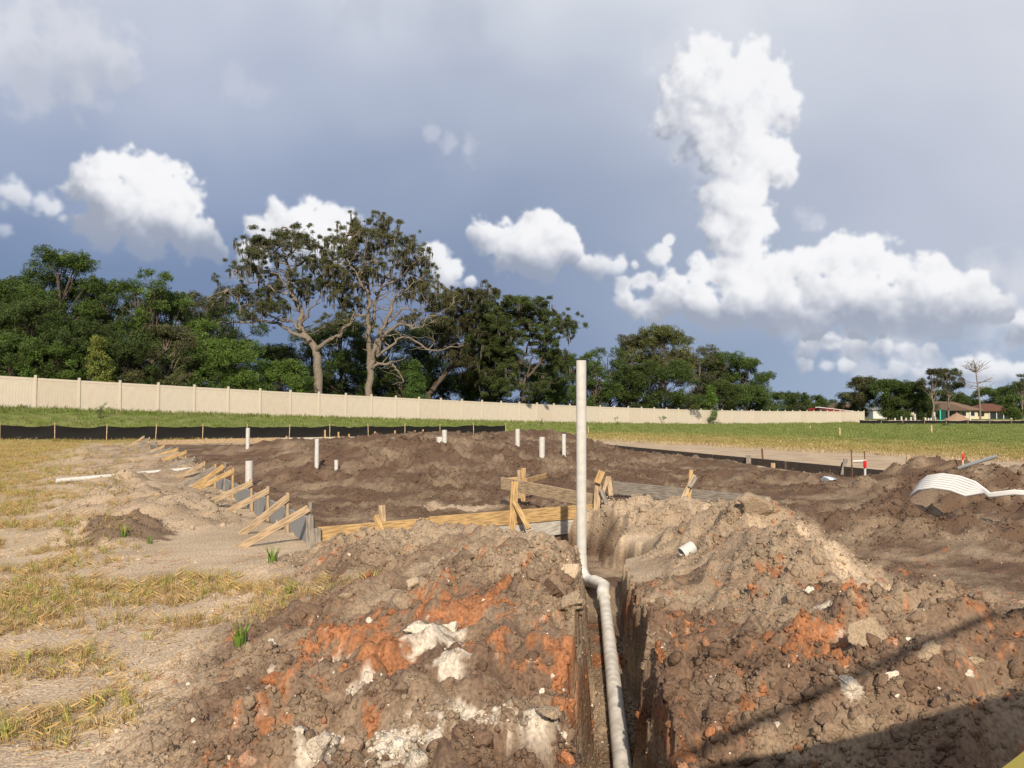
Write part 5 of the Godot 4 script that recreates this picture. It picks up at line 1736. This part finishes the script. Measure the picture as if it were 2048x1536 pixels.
	for i in rings:
		for j in segs:
			var q := []
			for e in [[i, j], [i + 1, j], [i + 1, j + 1], [i, j + 1]]:
				var t: float = float(e[0]) / rings
				var an: float = TAU * (e[1] % segs) / segs
				var rr := 2.9 * t * (1.0 + 0.22 * n_mid.get_noise_2d(cos(an) * 2.0, sin(an) * 2.0 + t * 2.0))
				q.append(Vector3(cos(an) * rr, 1.75 * (1.0 - t) * (1.0 + 0.2 * n_mid.get_noise_2d(an * 2.0, t * 4.0)) - 0.1, sin(an) * rr * 0.8))
			quad(sm, q[0], q[1], q[2], q[3], Vector3(0, -0.5, 0))
	sm.generate_normals()
	part("heap", sm.commit(), mat("far_soil", lin(0.36, 0.24, 0.17), 0.95, speckle, Vector3(0.8, 0.8, 0.8)), heap)
	var strip := begin()
	add_box(strip, Vector3.ZERO, Vector3(28, 0.24, 6), 0.1)
	strip.generate_normals()
	var pad := thing("sand_pad", "low sandy building pad far at right behind black fence", "sand pad", Vector3((1850 - 1024.0) / F * 142.0, 0.3, -142))
	part("top", strip.commit(), mat("far_sand", lin(0.42, 0.33, 0.24), 0.95, speckle, Vector3(0.5, 0.5, 0.5)), pad)
	var pvc: Material = mats["pvc"]
	var n := 0
	for q in [[1803, 833], [1822, 834], [1830, 828], [1851, 835], [1857, 836], [1862, 836], [1869, 824], [1812, 836], [1790, 836], [1940, 824]]:
		var g := at(q[0], 842, 138.0)
		var top := at(q[0], q[1], 138.0)
		var o := thing("far_pipe_stub", "small white pipe stub on the far sandy pad", "pipe", Vector3(g.x, 0, g.z), 0.0, "far white pipe stubs")
		part("tube", pipe_mesh(0.13, top.y), pvc, o)
		n += 1
	var gp := thing("green_post", "turquoise post standing before the far dirt pile", "post", Vector3((1880 - 1024.0) / F * 136.0, 0, -136))
	part("tube", pipe_mesh(0.1, at(1880, 820, 136.0).y), mat("turquoise", lin(0.06, 0.42, 0.33), 0.5), gp)
	var db := thing("green_cabin", "dark green upright cabin beside the turquoise post", "cabin", Vector3((1884 - 1024.0) / F * 160.0, 0, -160))
	part("body", box_mesh(Vector3(0.9, 2.0, 0.9), 0.05), mat("dark_green", lin(0.008, 0.05, 0.04), 0.6), db, Transform3D(Basis.IDENTITY, Vector3(0, 1.0, 0)))
	part("roof", box_mesh(Vector3(1.0, 0.18, 1.0), 0.08), mats["dark_green"], db, Transform3D(Basis.IDENTITY, Vector3(0, 2.09, 0)))
	var bg := ground_at(1824, 854)
	var wb := thing("white_bag", "crumpled white bag lying in the far grass", "bag", bg)
	part("sheet", clod_mesh(400, 4), mat("white_sheet", lin(0.6, 0.6, 0.58), 0.6), wb, Transform3D(Basis.from_scale(Vector3(0.5, 0.16, 0.3)), Vector3(0, 0.08, 0)))
	silt_fence("silt_fence", "black silt fence crossing the far right behind the field", Vector2(48.0, 121.0), Vector2(90.0, 121.0), 14, 0.6, 5)

# ------------------------------------------------------------------ the yellow machine beside the viewer
func build_machine() -> void:
	var yellow := mat("machine_yellow", lin(0.70, 0.50, 0.015), 0.4, grain_texture(91, Vector2i(128, 128), 0.03, 3, 0.9, 1.02), Vector3(0.8, 0.8, 0.8), 0.5)
	var black := mat("machine_black", lin(0.02, 0.02, 0.022), 0.7)
	var steel := mat("machine_steel", lin(0.12, 0.12, 0.12), 0.5)
	var m := thing("loader_machine", "yellow machine, only a panel edge showing in the bottom right corner", "machine", Vector3(2.5, 0.0, -0.9))
	part("body", box_mesh(Vector3(2.5, 0.7, 2.0), 0.08), yellow, m, Transform3D(Basis.IDENTITY, Vector3(0.25, 0.85, 0.95)))
	# the tipped loading bed, its floor rising to the right
	var bed := begin()
	bed.set_smooth_group(-1)
	var prof := [Vector2(-1.68, 1.22), Vector2(-1.7, 1.68), Vector2(-0.9, 1.84), Vector2(0.1, 2.12), Vector2(1.05, 2.4), Vector2(1.1, 1.22)]
	var mid := Vector3(0, 1.7, 1.0)
	for k in prof.size():
		var p0: Vector2 = prof[k]
		var p1: Vector2 = prof[(k + 1) % prof.size()]
		quad(bed, Vector3(p0.x, p0.y, 0.0), Vector3(p1.x, p1.y, 0.0), Vector3(p1.x, p1.y, 2.0), Vector3(p0.x, p0.y, 2.0), mid)
	for z in [0.0, 2.0]:
		for k in range(1, prof.size() - 1):
			tri(bed, Vector3(prof[0].x, prof[0].y, z), Vector3(prof[k].x, prof[k].y, z), Vector3(prof[k + 1].x, prof[k + 1].y, z), mid)
	bed.generate_normals()
	part("bed", bed.commit(), yellow, m)
	for x in [-0.75, 1.3]:
		var st := begin()
		add_box(st, Vector3(x, 0.25, 0.95), Vector3(0.34, 0.52, 2.3), 0.2)
		st.generate_normals()
		part("track", st.commit(), black, m)
	# the sloping side panel whose edge enters the picture
	var pa := at(2006, 1556, 1.75) - m.position
	var pb := at(2130, 1458, 1.95) - m.position
	board("fender", m, pa + Vector3(0, -0.2, 0.05), pb + Vector3(0, -0.2, 0.05), 0.42, 0.06, yellow)
	board("fender_lip", m, pa + Vector3(-0.003, 0.0, 0.052), pb + Vector3(-0.003, 0.0, 0.052), 0.03, 0.09, yellow)
	# the slim bar that throws the thin line of shade
	var bar := begin()
	var b0 := Vector3(0.88, 3.2, 1.7) - m.position
	var b1 := Vector3(4.2, 3.2, -1.22) - m.position
	add_tube(bar, [b0.lerp(b1, -0.3), b0.lerp(b1, 1.4)], [0.022, 0.022], 10)
	var mount := b0.lerp(b1, 0.55)
	add_tube(bar, [Vector3(mount.x, 1.0, mount.z), mount], [0.03, 0.03], 8)
	bar.generate_normals()
	part("boom_bar", bar.commit(), steel, m)

func _ready() -> void:
	rng.seed = 1
	n_low = noise(1, 0.25, 3)
	n_mid = noise(2, 1.3, 3)
	n_c1 = noise(3, 2.6, 1, true)
	n_c2 = noise(4, 6.0, 1, true)
	n_c3 = noise(5, 13.0, 1, true)
	n_fine = noise(6, 9.0, 3)
	n_patch = noise(7, 0.55, 3)
	var t0 := Time.get_ticks_msec()
	set_view()
	print("sky ", Time.get_ticks_msec() - t0)
	make_textures()
	build_ground()
	print("ground ", Time.get_ticks_msec() - t0)
	build_fence()
	silt_fence("silt_fence", "black silt fence at the foot of the green bank behind the pad", Vector2(-31.0, 43.0), Vector2(-0.45, 61.0), 14, 0.78, 3)
	build_forms()
	build_pipes()
	build_far()
	build_machine()
	print("things ", Time.get_ticks_msec() - t0)
	build_trees()
	print("trees ", Time.get_ticks_msec() - t0)
	build_clods()
	print("clods ", Time.get_ticks_msec() - t0)
	build_grass()
	print("grass ", Time.get_ticks_msec() - t0)
